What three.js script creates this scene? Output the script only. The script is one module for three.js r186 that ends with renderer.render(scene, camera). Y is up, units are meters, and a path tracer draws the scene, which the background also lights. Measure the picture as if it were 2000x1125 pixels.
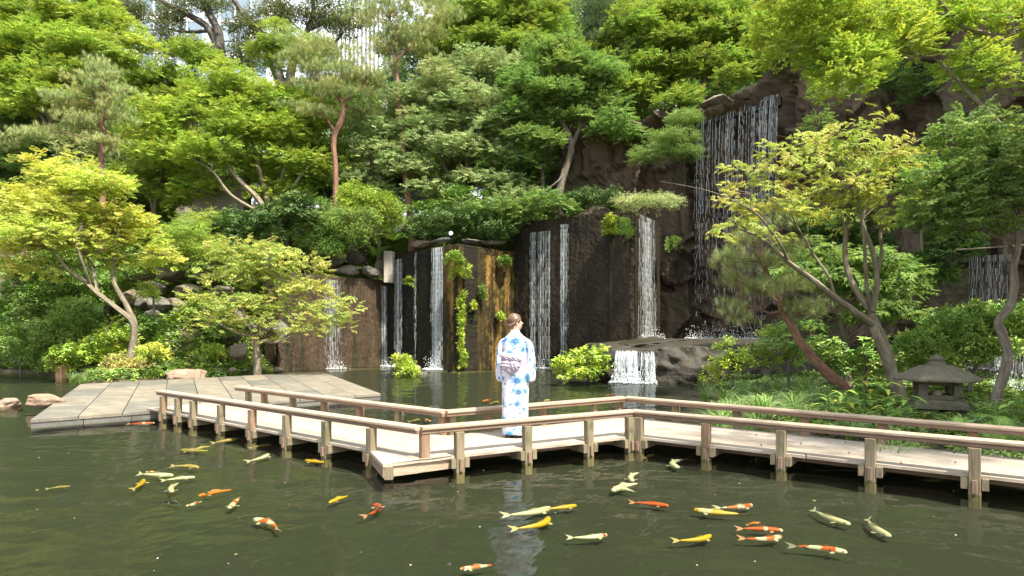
import * as THREE from 'three';
import { mergeGeometries, mergeVertices, toCreasedNormals } from 'three/addons/utils/BufferGeometryUtils.js';
import { MarchingCubes } from 'three/addons/objects/MarchingCubes.js';
import { createNoise2D, createNoise3D } from 'simplex-noise';

// ---------------------------------------------------------------- camera, sky, sun, exposure
const scene = new THREE.Scene();
const F = 1200, CX = 1000, CY = 650, EYE = 1.57;            // focal length and centre in the photograph's pixels, eye height over the water
const camera = new THREE.PerspectiveCamera(2 * Math.atan(650 / F) * 180 / Math.PI, 2000 / 1300, 0.1, 600);
camera.position.set(0, EYE, 0);
camera.lookAt(0, EYE, -10);
camera.setViewOffset(2000, 1300, 0, 0, 2000, 1125);          // level camera, lens shifted up
const renderer = new THREE.WebGLRenderer({ antialias: true });
renderer.toneMapping = THREE.LinearToneMapping;
renderer.toneMappingExposure = 2.5;
renderer.shadowMap.enabled = true;

const SUN = new THREE.Vector3(0.56, 1.28, 0.37).normalize();
{
  const W = 512, H = 256, d = new Float32Array(W * H * 4);
  for (let j = 0; j < H; j++) {
    const el = (j + 0.5) / H * Math.PI - Math.PI / 2, s = Math.max(0, Math.sin(el));
    for (let i = 0; i < W; i++) {
      const az = (i + 0.5) / W * 2 * Math.PI - Math.PI;
      const v = [Math.cos(el) * Math.cos(az), Math.sin(el), Math.cos(el) * Math.sin(az)];
      const c = Math.max(0, v[0] * SUN.x + v[1] * SUN.y + v[2] * SUN.z);
      const t = Math.pow(1 - s, 2.2), glow = 0.35 * Math.pow(c, 6) + 0.5 * Math.pow(c, 40);
      const k = 4 * (j * W + i);
      d[k] = 0.58 + 0.40 * t + glow; d[k + 1] = 0.65 + 0.36 * t + glow * 0.95; d[k + 2] = 0.74 + 0.28 * t + glow * 0.85; d[k + 3] = 1;
    }
  }
  const sky = new THREE.DataTexture(d, W, H, THREE.RGBAFormat, THREE.FloatType);
  sky.mapping = THREE.EquirectangularReflectionMapping; sky.magFilter = THREE.LinearFilter; sky.needsUpdate = true;
  scene.background = sky; scene.environment = sky;
}
const sun = new THREE.DirectionalLight(new THREE.Color(1.0, 0.93, 0.79), 5.0);
sun.position.copy(SUN).multiplyScalar(80); sun.target.position.set(0, 0, -16);
sun.castShadow = true; sun.shadow.radius = 3;
Object.assign(sun.shadow.camera, { left: -45, right: 45, top: 45, bottom: -45, near: 1, far: 200 });
sun.shadow.mapSize.set(4096, 4096);
scene.add(sun, sun.target);

// ---------------------------------------------------------------- helpers
const V3 = (x, y, z) => new THREE.Vector3(x, y, z);
function rngOf(seed) { let a = seed >>> 0; return () => { a = (a + 0x6D2B79F5) >>> 0; let t = Math.imul(a ^ (a >>> 15), 1 | a); t = (t + Math.imul(t ^ (t >>> 7), 61 | t)) ^ t; return ((t ^ (t >>> 14)) >>> 0) / 4294967296; }; }
const rnd = rngOf(20240607);
const R = (a, b, r = rnd) => a + (b - a) * r();
const lerp = (a, b, t) => a + (b - a) * t;
const clamp = (x, a = 0, b = 1) => Math.min(b, Math.max(a, x));
const smooth = (a, b, x) => { const t = clamp((x - a) / (b - a)); return t * t * (3 - 2 * t); };
const sn2 = createNoise2D(rngOf(7)), sn3 = createNoise3D(rngOf(11));
const fbm3 = (x, y, z, o = 4) => { let s = 0, a = 0.5; for (let i = 0; i < o; i++) { s += a * sn3(x, y, z); x *= 2.03; y *= 2.03; z *= 2.03; a *= 0.5; } return s; };
const fbm2 = (x, y, o = 4) => { let s = 0, a = 0.5; for (let i = 0; i < o; i++) { s += a * sn2(x, y); x *= 2.03; y *= 2.03; a *= 0.5; } return s; };
const hash = (i, j, k = 0) => { let h = Math.imul(i | 0, 374761393) ^ Math.imul(j | 0, 668265263) ^ Math.imul(k | 0, 2147483647 ^ 912931); h = Math.imul(h ^ (h >>> 13), 1274126177); return ((h ^ (h >>> 16)) >>> 0) / 4294967296; };
// tileable value noise on [0,1)^2 with an integer period, summed over octaves
const TAB = new Float32Array(65536); { const r = rngOf(99); for (let i = 0; i < 65536; i++) TAB[i] = r(); }
function tfbm(u, v, px, py, o, k = 0) {
  let s = 0, a = 0.5, n = 0;
  for (let q = 0; q < o; q++) {
    const x = u * px, y = v * py, i0 = Math.floor(x), j0 = Math.floor(y), fx = x - i0, fy = y - j0, a0 = fx * fx * (3 - 2 * fx), b0 = fy * fy * (3 - 2 * fy), kk = (k + q) * 7919;
    const i = ((i0 % px) + px) % px, j = ((j0 % py) + py) % py, i1 = i + 1 === px ? 0 : i + 1, j1 = j + 1 === py ? 0 : j + 1;
    const m0 = j * 2741 + kk, m1 = j1 * 2741 + kk, n0 = i * 12553, n1 = i1 * 12553;
    const p = TAB[(m0 + n0 ^ (n0 >> 7)) & 65535], r = TAB[(m0 + n1 ^ (n1 >> 7)) & 65535], t = TAB[(m1 + n0 ^ (n0 >> 7)) & 65535], w = TAB[(m1 + n1 ^ (n1 >> 7)) & 65535];
    const e = p + (r - p) * a0; s += a * (e + (t + (w - t) * a0 - e) * b0); n += a; px *= 2; py *= 2; a *= 0.55;
  }
  return s / n;
}

const at = (px, py, Z) => V3((px - CX) * Z / F, EYE - (py - CY) * Z / F, -Z);       // a point of the place, from a sighting and its distance
const on = (px, py, Y) => at(px, py, F * (EYE - Y) / (py - CY));                     // a point of the place on a level of height Y

const used = {};
function numbered(name) { const n = used[name] = (used[name] ?? -1) + 1; return n ? `${name}_${String(n).padStart(3, '0')}` : name; }
function mesh(name, geo, mat, parent) {
  const m = new THREE.Mesh(geo, mat); m.castShadow = m.receiveShadow = true;
  m.name = parent ? name : numbered(name); (parent || scene).add(m); return m;
}
function group(name, pos) { const g = new THREE.Group(); g.name = numbered(name); if (pos) g.position.copy(pos); scene.add(g); return g; }
function tag(o, label, category, grp, kind) { Object.assign(o.userData, { label, category }); if (grp) o.userData.group = grp; if (kind) o.userData.kind = kind; return o; }
function structure(name, geo, mat, label) { const m = mesh(name, geo, mat); m.userData.kind = 'structure'; if (label) m.userData.label = label; return m; }

// textures
function tex(w, h, fn, { srgb = false, repeat } = {}) {
  const d = new Uint8Array(w * h * 4);
  for (let j = 0; j < h; j++) for (let i = 0; i < w; i++) { const c = fn((i + 0.5) / w, (j + 0.5) / h, i, j), k = 4 * (j * w + i); for (let q = 0; q < 3; q++) d[k + q] = clamp(typeof c === 'number' ? c : c[q]) * 255; d[k + 3] = 255; }
  const t = new THREE.DataTexture(d, w, h); t.wrapS = t.wrapT = THREE.RepeatWrapping; t.magFilter = THREE.LinearFilter; if (srgb) t.colorSpace = THREE.SRGBColorSpace;
  if (repeat) t.repeat.set(...repeat); t.needsUpdate = true; return t;
}
const toS = (c) => c <= 0.0031308 ? 12.92 * c : 1.055 * Math.pow(c, 1 / 2.4) - 0.055;   // linear colours into sRGB texels
const mixc = (a, b, t) => [lerp(a[0], b[0], t), lerp(a[1], b[1], t), lerp(a[2], b[2], t)];
const lin = (c) => c.map(toS);
const col = (r, g, b) => new THREE.Color().setRGB(r, g, b);

// geometry from triangles with uv; box-projected uv in metres
class Tri {
  constructor() { this.p = []; this.uv = []; this.c = []; }
  tri(a, b, c, ua, ub, uc) { this.p.push(a.x, a.y, a.z, b.x, b.y, b.z, c.x, c.y, c.z); if (ua) this.uv.push(...ua, ...ub, ...uc); return this; }
  quad(a, b, c, d, ua, ub, uc, ud) { return this.tri(a, b, c, ua, ub, uc).tri(a, c, d, ua, uc, ud); }
  geo() {
    const g = new THREE.BufferGeometry(); g.setAttribute('position', new THREE.Float32BufferAttribute(this.p, 3));
    if (this.uv.length) g.setAttribute('uv', new THREE.Float32BufferAttribute(this.uv, 2)); g.computeVertexNormals();
    if (!this.uv.length) boxUV(g); return g;
  }
}
function boxUV(g, dir = [1, 0], off = [0, 0]) {   // dir: level direction of the grain (u)
  const p = g.attributes.position, n = g.attributes.normal, uv = new Float32Array(p.count * 2), [dx, dz] = dir;
  for (let i = 0; i < p.count; i++) {
    const x = p.getX(i), y = p.getY(i), z = p.getZ(i), l = x * dx + z * dz, c = -x * dz + z * dx, ny = Math.abs(n.getY(i)), nl = Math.abs(n.getX(i) * dx + n.getZ(i) * dz);
    if (ny > 0.6) { uv[2 * i] = l; uv[2 * i + 1] = c; } else if (nl > 0.7) { uv[2 * i] = y; uv[2 * i + 1] = c; } else { uv[2 * i] = l; uv[2 * i + 1] = y; }
    uv[2 * i] += off[0]; uv[2 * i + 1] += off[1];
  }
  g.setAttribute('uv', new THREE.BufferAttribute(uv, 2)); return g;
}
// a flat piece: outline [[x,z]...] from y0 to y1, upper edge chamfered
function slab(pts, y0, y1, ch = 0.006, dir) {
  let A = 0; for (let i = 0; i < pts.length; i++) { const a = pts[i], b = pts[(i + 1) % pts.length]; A += a[0] * b[1] - b[0] * a[1]; }
  if (A > 0) pts = [...pts].reverse();                        // counter-clockwise seen from above
  const n = pts.length, cx = pts.reduce((s, p) => s + p[0], 0) / n, cz = pts.reduce((s, p) => s + p[1], 0) / n;
  const inn = pts.map(([x, z], i) => {
    const a = pts[(i + n - 1) % n], b = pts[(i + 1) % n], e1 = [x - a[0], z - a[1]], e2 = [b[0] - x, b[1] - z], l1 = Math.hypot(...e1), l2 = Math.hypot(...e2);
    let nx = e1[1] / l1 + e2[1] / l2, nz = -e1[0] / l1 - e2[0] / l2; const l = Math.hypot(nx, nz) || 1; nx /= l; nz /= l; if (nx * (cx - x) + nz * (cz - z) < 0) { nx = -nx; nz = -nz; }
    const cosh = Math.max(0.35, Math.abs(nx * e1[1] / l1 - nz * e1[0] / l1)); return [x + nx * ch / cosh, z + nz * ch / cosh];
  });
  const t = new Tri(), v = (p, y) => V3(p[0], y, p[1]);
  for (let i = 0; i < n; i++) { const j = (i + 1) % n; t.quad(v(pts[i], y0), v(pts[j], y0), v(pts[j], y1 - ch), v(pts[i], y1 - ch)); t.quad(v(pts[i], y1 - ch), v(pts[j], y1 - ch), v(inn[j], y1), v(inn[i], y1)); }
  for (let i = 1; i < n - 1; i++) { t.tri(v(inn[0], y1), v(inn[i], y1), v(inn[i + 1], y1)); t.tri(v(pts[0], y0), v(pts[i + 1], y0), v(pts[i], y0)); }
  const g = t.geo(); return dir ? boxUV(g, dir, [R(0, 9), R(0, 9)]) : g;
}
// a squared timber with chamfered arrises from a to b
function timber(a, b, w, h, ch = 0.008, side) {
  const d = b.clone().sub(a), L = d.length(); d.normalize();
  const s = side ? side.clone().normalize() : (Math.abs(d.y) > 0.9 ? V3(1, 0, 0) : V3(0, 1, 0).cross(d).normalize()), u = d.clone().cross(s).normalize();
  const pr = [[-w / 2 + ch, -h / 2], [w / 2 - ch, -h / 2], [w / 2, -h / 2 + ch], [w / 2, h / 2 - ch], [w / 2 - ch, h / 2], [-w / 2 + ch, h / 2], [-w / 2, h / 2 - ch], [-w / 2, -h / 2 + ch]];
  const t = new Tri(), P = (k, e) => e.clone().addScaledVector(s, pr[k][0]).addScaledVector(u, pr[k][1]); let q = 0; const o1 = R(0, 9), o2 = R(0, 9);
  for (let k = 0; k < 8; k++) { const j = (k + 1) % 8, l = Math.hypot(pr[j][0] - pr[k][0], pr[j][1] - pr[k][1]); t.quad(P(k, a), P(j, a), P(j, b), P(k, b), [o1, o2 + q], [o1, o2 + q + l], [o1 + L, o2 + q + l], [o1 + L, o2 + q]); q += l; }
  for (let k = 1; k < 7; k++) { t.tri(P(0, b), P(k, b), P(k + 1, b), [o1, o2], [o1 + .02, o2 + .05], [o1 + .03, o2 + .02]); t.tri(P(0, a), P(k + 1, a), P(k, a), [o1, o2], [o1 + .03, o2 + .02], [o1 + .02, o2 + .05]); }
  return t.geo();
}
// a round, tapering, bending limb through points with radii
function tube(pts, radii, sides = 6, seg = 4, wob = 0) {
  const curve = new THREE.CatmullRomCurve3(pts, false, 'centripetal'), n = (pts.length - 1) * seg, pos = [], uv = [], idx = [];
  let T = curve.getTangent(0), N = Math.abs(T.y) < 0.9 ? V3(0, 1, 0).cross(T).normalize() : V3(1, 0, 0).cross(T).normalize(), len = 0, last = null;
  for (let i = 0; i <= n; i++) {
    const t = i / n, c = curve.getPoint(t), Tn = curve.getTangent(t), f = t * (radii.length - 1), k = Math.min(radii.length - 2, Math.floor(f)), r0 = lerp(radii[k], radii[k + 1], f - k);
    N.addScaledVector(Tn, -N.dot(Tn)).normalize(); const B = Tn.clone().cross(N); if (last) len += c.distanceTo(last); last = c;
    for (let s = 0; s <= sides; s++) { const a = s / sides * Math.PI * 2, r = r0 * (1 + wob * (sn3(c.x * 6 + Math.cos(a), c.y * 6 + Math.sin(a), c.z * 6))); const x = Math.cos(a) * r, y = Math.sin(a) * r; pos.push(c.x + N.x * x + B.x * y, c.y + N.y * x + B.y * y, c.z + N.z * x + B.z * y); uv.push(s / sides * 0.5, len); }
  }
  for (let i = 0; i < n; i++) for (let s = 0; s < sides; s++) { const a = i * (sides + 1) + s, b = a + sides + 1; idx.push(a, a + 1, b, b, a + 1, b + 1); }
  const g = new THREE.BufferGeometry(); g.setAttribute('position', new THREE.Float32BufferAttribute(pos, 3)); g.setAttribute('uv', new THREE.Float32BufferAttribute(uv, 2)); g.setIndex(idx); g.computeVertexNormals(); return g;
}
// the surface fn(u,v) -> Vector3 on a grid, with uv in metres
function sheet(nu, nv, fn, uvf) {
  const pos = [], uv = [], idx = [];
  for (let j = 0; j <= nv; j++) for (let i = 0; i <= nu; i++) { const p = fn(i / nu, j / nv); pos.push(p.x, p.y, p.z); const q = uvf ? uvf(i / nu, j / nv, p) : [i / nu, j / nv]; uv.push(q[0], q[1]); }
  for (let j = 0; j < nv; j++) for (let i = 0; i < nu; i++) { const a = j * (nu + 1) + i, b = a + nu + 1; idx.push(a, a + 1, b, b, a + 1, b + 1); }
  const g = new THREE.BufferGeometry(); g.setAttribute('position', new THREE.Float32BufferAttribute(pos, 3)); g.setAttribute('uv', new THREE.Float32BufferAttribute(uv, 2)); g.setIndex(idx); g.computeVertexNormals(); return g;
}
// ---------------------------------------------------------------- materials of the setting
const woodMap = tex(512, 512, (u, v) => {
  const w = 0.35 * (tfbm(u, v, 3, 10, 3, 5) - 0.5), g = tfbm(u, v + w * 0.12, 5, 96, 3, 1), f = tfbm(u, v, 12, 230, 2, 2), b = tfbm(u, v, 4, 7, 3, 3), k = tfbm(u, v, 40, 220, 2, 9);
  let c = mixc([0.27, 0.225, 0.185], [0.62, 0.56, 0.49], clamp(0.05 + 1.0 * g)); c = mixc(c, [0.26, 0.235, 0.205], clamp((f - 0.6) * 1.8)); c = mixc(c, [0.50, 0.475, 0.44], clamp((b - 0.45) * 1.6)); if (k > 0.78) c = mixc(c, [0.12, 0.10, 0.08], 0.6); return lin(c);
}, { srgb: true });
const woodBump = tex(512, 512, (u, v) => 0.7 * tfbm(u, v, 5, 96, 3, 1) + 0.3 * tfbm(u, v, 12, 230, 2, 2));
const M = {};
const wood = (r, g, b, rough = 0.78) => new THREE.MeshStandardMaterial({ color: col(r, g, b), map: woodMap, bumpMap: woodBump, bumpScale: 0.004, roughness: rough });
M.deck = [wood(0.77, 0.72, 0.66), wood(0.68, 0.64, 0.58), wood(0.83, 0.78, 0.72), wood(0.62, 0.58, 0.54), wood(0.73, 0.67, 0.6)];
M.rail = [wood(0.80, 0.68, 0.56), wood(0.74, 0.62, 0.50)];
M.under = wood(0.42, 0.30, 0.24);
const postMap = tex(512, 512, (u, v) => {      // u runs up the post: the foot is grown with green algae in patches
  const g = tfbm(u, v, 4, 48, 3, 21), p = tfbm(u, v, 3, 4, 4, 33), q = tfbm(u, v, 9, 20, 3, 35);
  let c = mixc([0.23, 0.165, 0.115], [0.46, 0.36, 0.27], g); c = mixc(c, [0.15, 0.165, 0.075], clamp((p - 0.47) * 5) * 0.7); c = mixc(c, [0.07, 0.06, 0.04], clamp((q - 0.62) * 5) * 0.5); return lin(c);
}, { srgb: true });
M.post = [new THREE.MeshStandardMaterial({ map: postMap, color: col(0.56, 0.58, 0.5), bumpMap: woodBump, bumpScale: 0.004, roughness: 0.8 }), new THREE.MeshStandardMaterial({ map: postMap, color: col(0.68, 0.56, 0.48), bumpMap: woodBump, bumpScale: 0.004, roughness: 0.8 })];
const stoneMap = tex(512, 512, (u, v) => { const a = tfbm(u, v, 5, 5, 5, 41), b = tfbm(u, v, 60, 60, 3, 44), s = tfbm(u, v, 4, 9, 4, 47); let c = mixc([0.20, 0.19, 0.17], [0.34, 0.325, 0.29], a); c = mixc(c, [0.42, 0.39, 0.33], clamp((s - 0.5) * 2.2)); const k = 0.8 + 0.4 * b; return lin(c.map((x) => x * k)); }, { srgb: true });
const grit = tex(512, 512, (u, v) => 0.55 * tfbm(u, v, 80, 80, 3, 51) + 0.45 * tfbm(u, v, 10, 10, 4, 52));
stoneMap.repeat.set(0.5, 0.5); grit.repeat.set(0.8, 0.8);
const stone = (r, g, b, rough) => new THREE.MeshStandardMaterial({ color: col(r, g, b), map: stoneMap, bumpMap: grit, bumpScale: 0.004, roughness: rough });
M.paver = [stone(0.62, 0.57, 0.49, 0.62), stone(0.52, 0.50, 0.45, 0.6), stone(0.68, 0.61, 0.51, 0.65), stone(0.48, 0.47, 0.44, 0.55)];
M.paverEdge = stone(0.42, 0.42, 0.42, 0.55);
// boulders: grey-brown stone, lichen patches
const rockMap = tex(512, 512, (u, v) => { const a = tfbm(u, v, 4, 4, 6, 61), b = tfbm(u, v, 9, 9, 4, 66), s = tfbm(u, v, 70, 70, 2, 69), l = tfbm(u, v, 14, 14, 4, 71); let c = mixc([0.13, 0.115, 0.095], [0.31, 0.28, 0.235], a * 1.3 - 0.15); c = mixc(c, [0.20, 0.15, 0.105], clamp((b - 0.5) * 3)); c = mixc(c, [0.34, 0.33, 0.29], clamp((l - 0.63) * 6) * 0.4); const k = 0.75 + 0.5 * s; return lin(c.map((x) => x * k)); }, { srgb: true });
const rockBump = tex(512, 512, (u, v) => 0.6 * tfbm(u, v, 8, 8, 6, 75) + 0.4 * Math.abs(tfbm(u, v, 12, 12, 4, 78) * 2 - 1));
rockMap.repeat.set(0.6, 0.6); rockBump.repeat.set(0.6, 0.6);
const rockMat = (r, g, b, rough = 0.85, bs = 0.05) => new THREE.MeshStandardMaterial({ color: col(r, g, b), map: rockMap, bumpMap: rockBump, bumpScale: bs, roughness: rough });
M.rock = [rockMat(0.72, 0.7, 0.66), rockMat(0.58, 0.6, 0.6), rockMat(0.85, 0.8, 0.7)];
M.pinkRock = rockMat(1.2, 0.94, 0.8, 0.8, 0.03);
M.wetRock = rockMat(0.125, 0.115, 0.08, 0.7, 0.06);
// the sculpted cliff
const cliffMap = tex(512, 512, (u, v) => { const a = tfbm(u, v, 3, 3, 6, 81), s = tfbm(u, v, 26, 3, 4, 84), g = tfbm(u, v, 80, 80, 2, 87), m = tfbm(u, v, 5, 4, 5, 90); let c = mixc([0.125, 0.085, 0.06], [0.29, 0.205, 0.15], a * 1.4 - 0.2); c = mixc(c, [0.075, 0.058, 0.045], clamp((s - 0.52) * 4) * 0.75); c = mixc(c, [0.34, 0.285, 0.225], clamp((s - 0.3) * -5) * 0.4); c = mixc(c, [0.10, 0.115, 0.05], clamp((m - 0.62) * 6) * 0.6); const k = 0.8 + 0.4 * g; return lin(c.map((x) => x * k)); }, { srgb: true });
cliffMap.repeat.set(1 / 6, 1 / 6); const cliffBump = rockBump.clone(); cliffBump.repeat.set(0.35, 0.35);
M.cliff = new THREE.MeshStandardMaterial({ map: cliffMap, color: col(0.50, 0.48, 0.43), bumpMap: cliffBump, bumpScale: 0.11, roughness: 0.85 });
// the built walls: coarse aggregate, wet, with streaks of algae
function wallMat(k, base, dark, streaks) {
  const map = tex(512, 512, (u, v) => { const a = tfbm(u, v, 5, 4, 5, k), s = tfbm(u, v, 34, 2, 4, k + 3), t = tfbm(u, v, 14, 2, 4, k + 6), g = tfbm(u, v, 150, 110, 2, k + 9), q = tfbm(u, v, 50, 36, 3, k + 12); let c = mixc(dark, base, clamp(a * 1.7 - 0.35)); for (const [cc, lo, sl, w] of streaks) c = mixc(c, cc, clamp(((w ? t : s) - lo + 0.22 * (q - 0.5)) * sl)); const e = 0.45 + 0.7 * g + 0.4 * (q - 0.5); return lin(c.map((x) => x * e)); }, { srgb: true });
  map.repeat.set(1 / 5.2, 1 / 6.8);
  const b = tex(512, 512, (u, v) => 0.5 * tfbm(u, v, 120, 90, 2, k + 20) + 0.5 * tfbm(u, v, 40, 30, 4, k + 23)); b.repeat.set(1 / 5.2, 1 / 6.8);
  return new THREE.MeshPhysicalMaterial({ map, bumpMap: b, bumpScale: 0.035, roughness: 0.7, specularIntensity: 0.35 });
}
M.wallA = wallMat(101, [0.082, 0.056, 0.034], [0.034, 0.025, 0.017], [[[0.022, 0.018, 0.014], 0.54, 5, 0], [[0.095, 0.068, 0.042], 0.6, 4, 1], [[0.045, 0.05, 0.018], 0.66, 6, 0]]);
M.wallB = wallMat(131, [0.036, 0.030, 0.019], [0.014, 0.012, 0.009], [[[0.045, 0.052, 0.012], 0.62, 5, 0], [[0.011, 0.01, 0.008], 0.56, 5, 1]]);
M.wallGold = wallMat(161, [0.075, 0.05, 0.018], [0.03, 0.024, 0.012], [[[0.018, 0.015, 0.010], 0.54, 6, 0], [[0.25, 0.145, 0.035], 0.53, 6, 1], [[0.06, 0.07, 0.014], 0.62, 6, 0]]);
M.wallC = wallMat(191, [0.040, 0.030, 0.019], [0.015, 0.012, 0.008], [[[0.013, 0.011, 0.008], 0.52, 5, 1], [[0.075, 0.058, 0.034], 0.66, 7, 0], [[0.035, 0.043, 0.012], 0.62, 6, 1]]);
M.concrete = stone(1.15, 1.1, 1.0, 0.85);
// earth
const soilMap = tex(512, 512, (u, v) => { const a = tfbm(u, v, 6, 6, 6, 221), b = tfbm(u, v, 90, 90, 2, 226), m = tfbm(u, v, 10, 10, 4, 229); let c = mixc([0.05, 0.038, 0.024], [0.12, 0.09, 0.055], a); c = mixc(c, [0.05, 0.07, 0.018], clamp((m - 0.48) * 4) * 0.7); const k = 0.6 + 0.8 * b; return lin(c.map((x) => x * k)); }, { srgb: true });
M.soil = new THREE.MeshStandardMaterial({ map: soilMap, bumpMap: rockBump, bumpScale: 0.05, roughness: 0.95 });
M.murk = new THREE.MeshStandardMaterial({ color: col(0.0098, 0.0118, 0.0052), roughness: 0.95 });

// ---------------------------------------------------------------- the lie of the land (x, distance from the viewer's bank)
const WALL = [[-9.6, 25.2], [-6.0, 29.4], [-2.25, 25.7], [0.12, 28.4], [5.0, 25.0], [6.65, 27.6]];
const POND = [[-36, 1.5], [-36, 23], [-27, 25.6], [-20.8, 25.1], [-16.1, 22.4], [-13.4, 19.6], [-12.2, 17.7], [-10.3, 19.8], [-8.7, 22.0], [-9.1, 24.6], ...WALL, [7, 26.5], [7.2, 20], [5.9, 18], [5.2, 16.6], [4.9, 14], [4.4, 11.5], [4.1, 9.7], [4.6, 8.7], [5.4, 7.7], [6.4, 6.6], [7.6, 5.2], [9.5, 3], [9.5, 1.5]];
const CLIFF = [[2.4, 31.5], [4.2, 30.6], [6.2, 29.6], [8.2, 28.2], [8.7, 28.9], [11.4, 26.6], [11.9, 24.2], [14.3, 22.4], [14.7, 19.5], [15.0, 16.5], [16.5, 13], [18, 8]];
function segDist(x, z, pts, closed) {
  let best = 1e9; for (let i = 0; i < pts.length - (closed ? 0 : 1); i++) { const a = pts[i], b = pts[(i + 1) % pts.length], dx = b[0] - a[0], dz = b[1] - a[1], t = clamp(((x - a[0]) * dx + (z - a[1]) * dz) / (dx * dx + dz * dz)); const q = Math.hypot(x - a[0] - t * dx, z - a[1] - t * dz); if (q < best) best = q; } return best;
}
function inside(x, z, pts) { let c = false; for (let i = 0, j = pts.length - 1; i < pts.length; j = i++) { const a = pts[i], b = pts[j]; if ((a[1] > z) !== (b[1] > z) && x < (b[0] - a[0]) * (z - a[1]) / (b[1] - a[1]) + a[0]) c = !c; } return c; }
const CLIFFPOLY = [...CLIFF, [40, 8], [40, 60], [2.4, 60]];
function ground(x, z) {
  const inP = inside(x, z, POND), d = segDist(x, z, POND, true), n = 0.12 * fbm2(x * 0.35, z * 0.35, 3);
  if (inP) return -0.8 * smooth(0.05, 1.0, d) + (d < 0.05 ? 0 : -0.02);
  if (z < 3.2 && x > -30 && x < 9) return 0.16;
  if (inside(x, z, CLIFFPOLY)) { const e = segDist(x, z, CLIFF, false); if (e > 0.5) { const near = x < 11.7 && z > 24.5; return lerp(2, near ? 11.15 : 12.2, smooth(0.5, 1.3, e)) + (near ? 0.3 : 0.1) * Math.max(0, e - 1.3) + n; } }
  if (x > 5.8 && z < 29) return 0.05 + 0.07 * Math.min(d, 2) + 0.05 * Math.max(0, d - 2.5) + n * 0.3;
  if (x > 3.5 && z < 24) return 0.05 + 0.07 * Math.min(d, 2) + n * 0.3;
  const wt = x < -9.3 ? 0.1 : x < -5.9 ? 4.0 : x < 0.12 ? 5.15 : 6.5, left = 1 - smooth(-10.2, -9.2, x);
  const hl = 0.08 + 0.25 * Math.min(d, 1.3) + 0.95 * Math.max(0, d - 1.3), hw = d < 0.35 ? -0.4 : lerp(-0.4, wt, smooth(0.35, 1.0, d)) + 0.75 * Math.max(0, d - 1.3);
  const cap = x < -9 ? 6.6 : x < 3 ? lerp(6.6, 8.6, smooth(-9, 0, x)) : 11.6, h = lerp(hw, hl, left), over = Math.max(0, h - cap);
  return Math.min(h, cap) + 0.3 * Math.min(over, 26) + n * (h > 0.5 ? 1.2 : 0.4);
}
{
  const line = (a, b, s, lo, hi) => { const r = []; for (let x = a; x <= b + 1e-6; x += s) r.push(x); let g = s; while (r[0] > lo) { g *= 1.35; r.unshift(r[0] - g); } g = s; while (r[r.length - 1] < hi) { g *= 1.35; r.push(r[r.length - 1] + g); } return r; };
  const X = line(-26, 20, 0.4, -220, 220), Z = line(1, 38, 0.4, -120, 320), nx = X.length - 1, nz = Z.length - 1;
  structure('ground', sheet(nx, nz, (u, v) => { const x = X[Math.round(u * nx)], z = Z[Math.round((1 - v) * nz)]; return V3(x, ground(x, z), -z); }, (u, v, p) => [p.x * 0.35, p.z * 0.35]), M.soil, 'dark soil bank of the garden around the pond').geometry;
  // added dark sheet close under the koi, in place of murky depth
  structure('murk_sheet', sheet(1, 1, (u, v) => V3(lerp(-40, 12, u), -0.125, lerp(-1, -30, v))), M.murk, 'dark green sheet added below the koi in place of murky water');
}
// water: an even sheet with wind ripples
{
  const rip = (u, v) => { let s = 0; s += 0.75 * tfbm(u, v, 8, 13, 2, 301); s += 0.20 * tfbm(u + 0.13 * v, v, 22, 34, 2, 305); s += 0.05 * tfbm(u, v - u, 60, 80, 2, 309); const calm = smooth(0.35, 0.65, tfbm(u, v, 2, 3, 2, 320)); return 0.5 + (s - 0.5) * lerp(0.35, 1, calm); };
  const b = tex(1024, 1024, rip); b.repeat.set(1 / 7, 1 / 7);
  M.water = new THREE.MeshPhysicalMaterial({ color: col(0.78, 0.82, 0.66), roughness: 0.0, specularIntensity: 0.5, transmission: 1, thickness: 0, ior: 1.33, bumpMap: b, bumpScale: 0.045 });
  structure('pond_water', sheet(1, 1, (u, v) => V3(lerp(-40, 12, u), 0, lerp(-1, -30, v)), (u, v, p) => [p.x, -p.z]), M.water, 'green rippled water of the koi pond');
}

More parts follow.
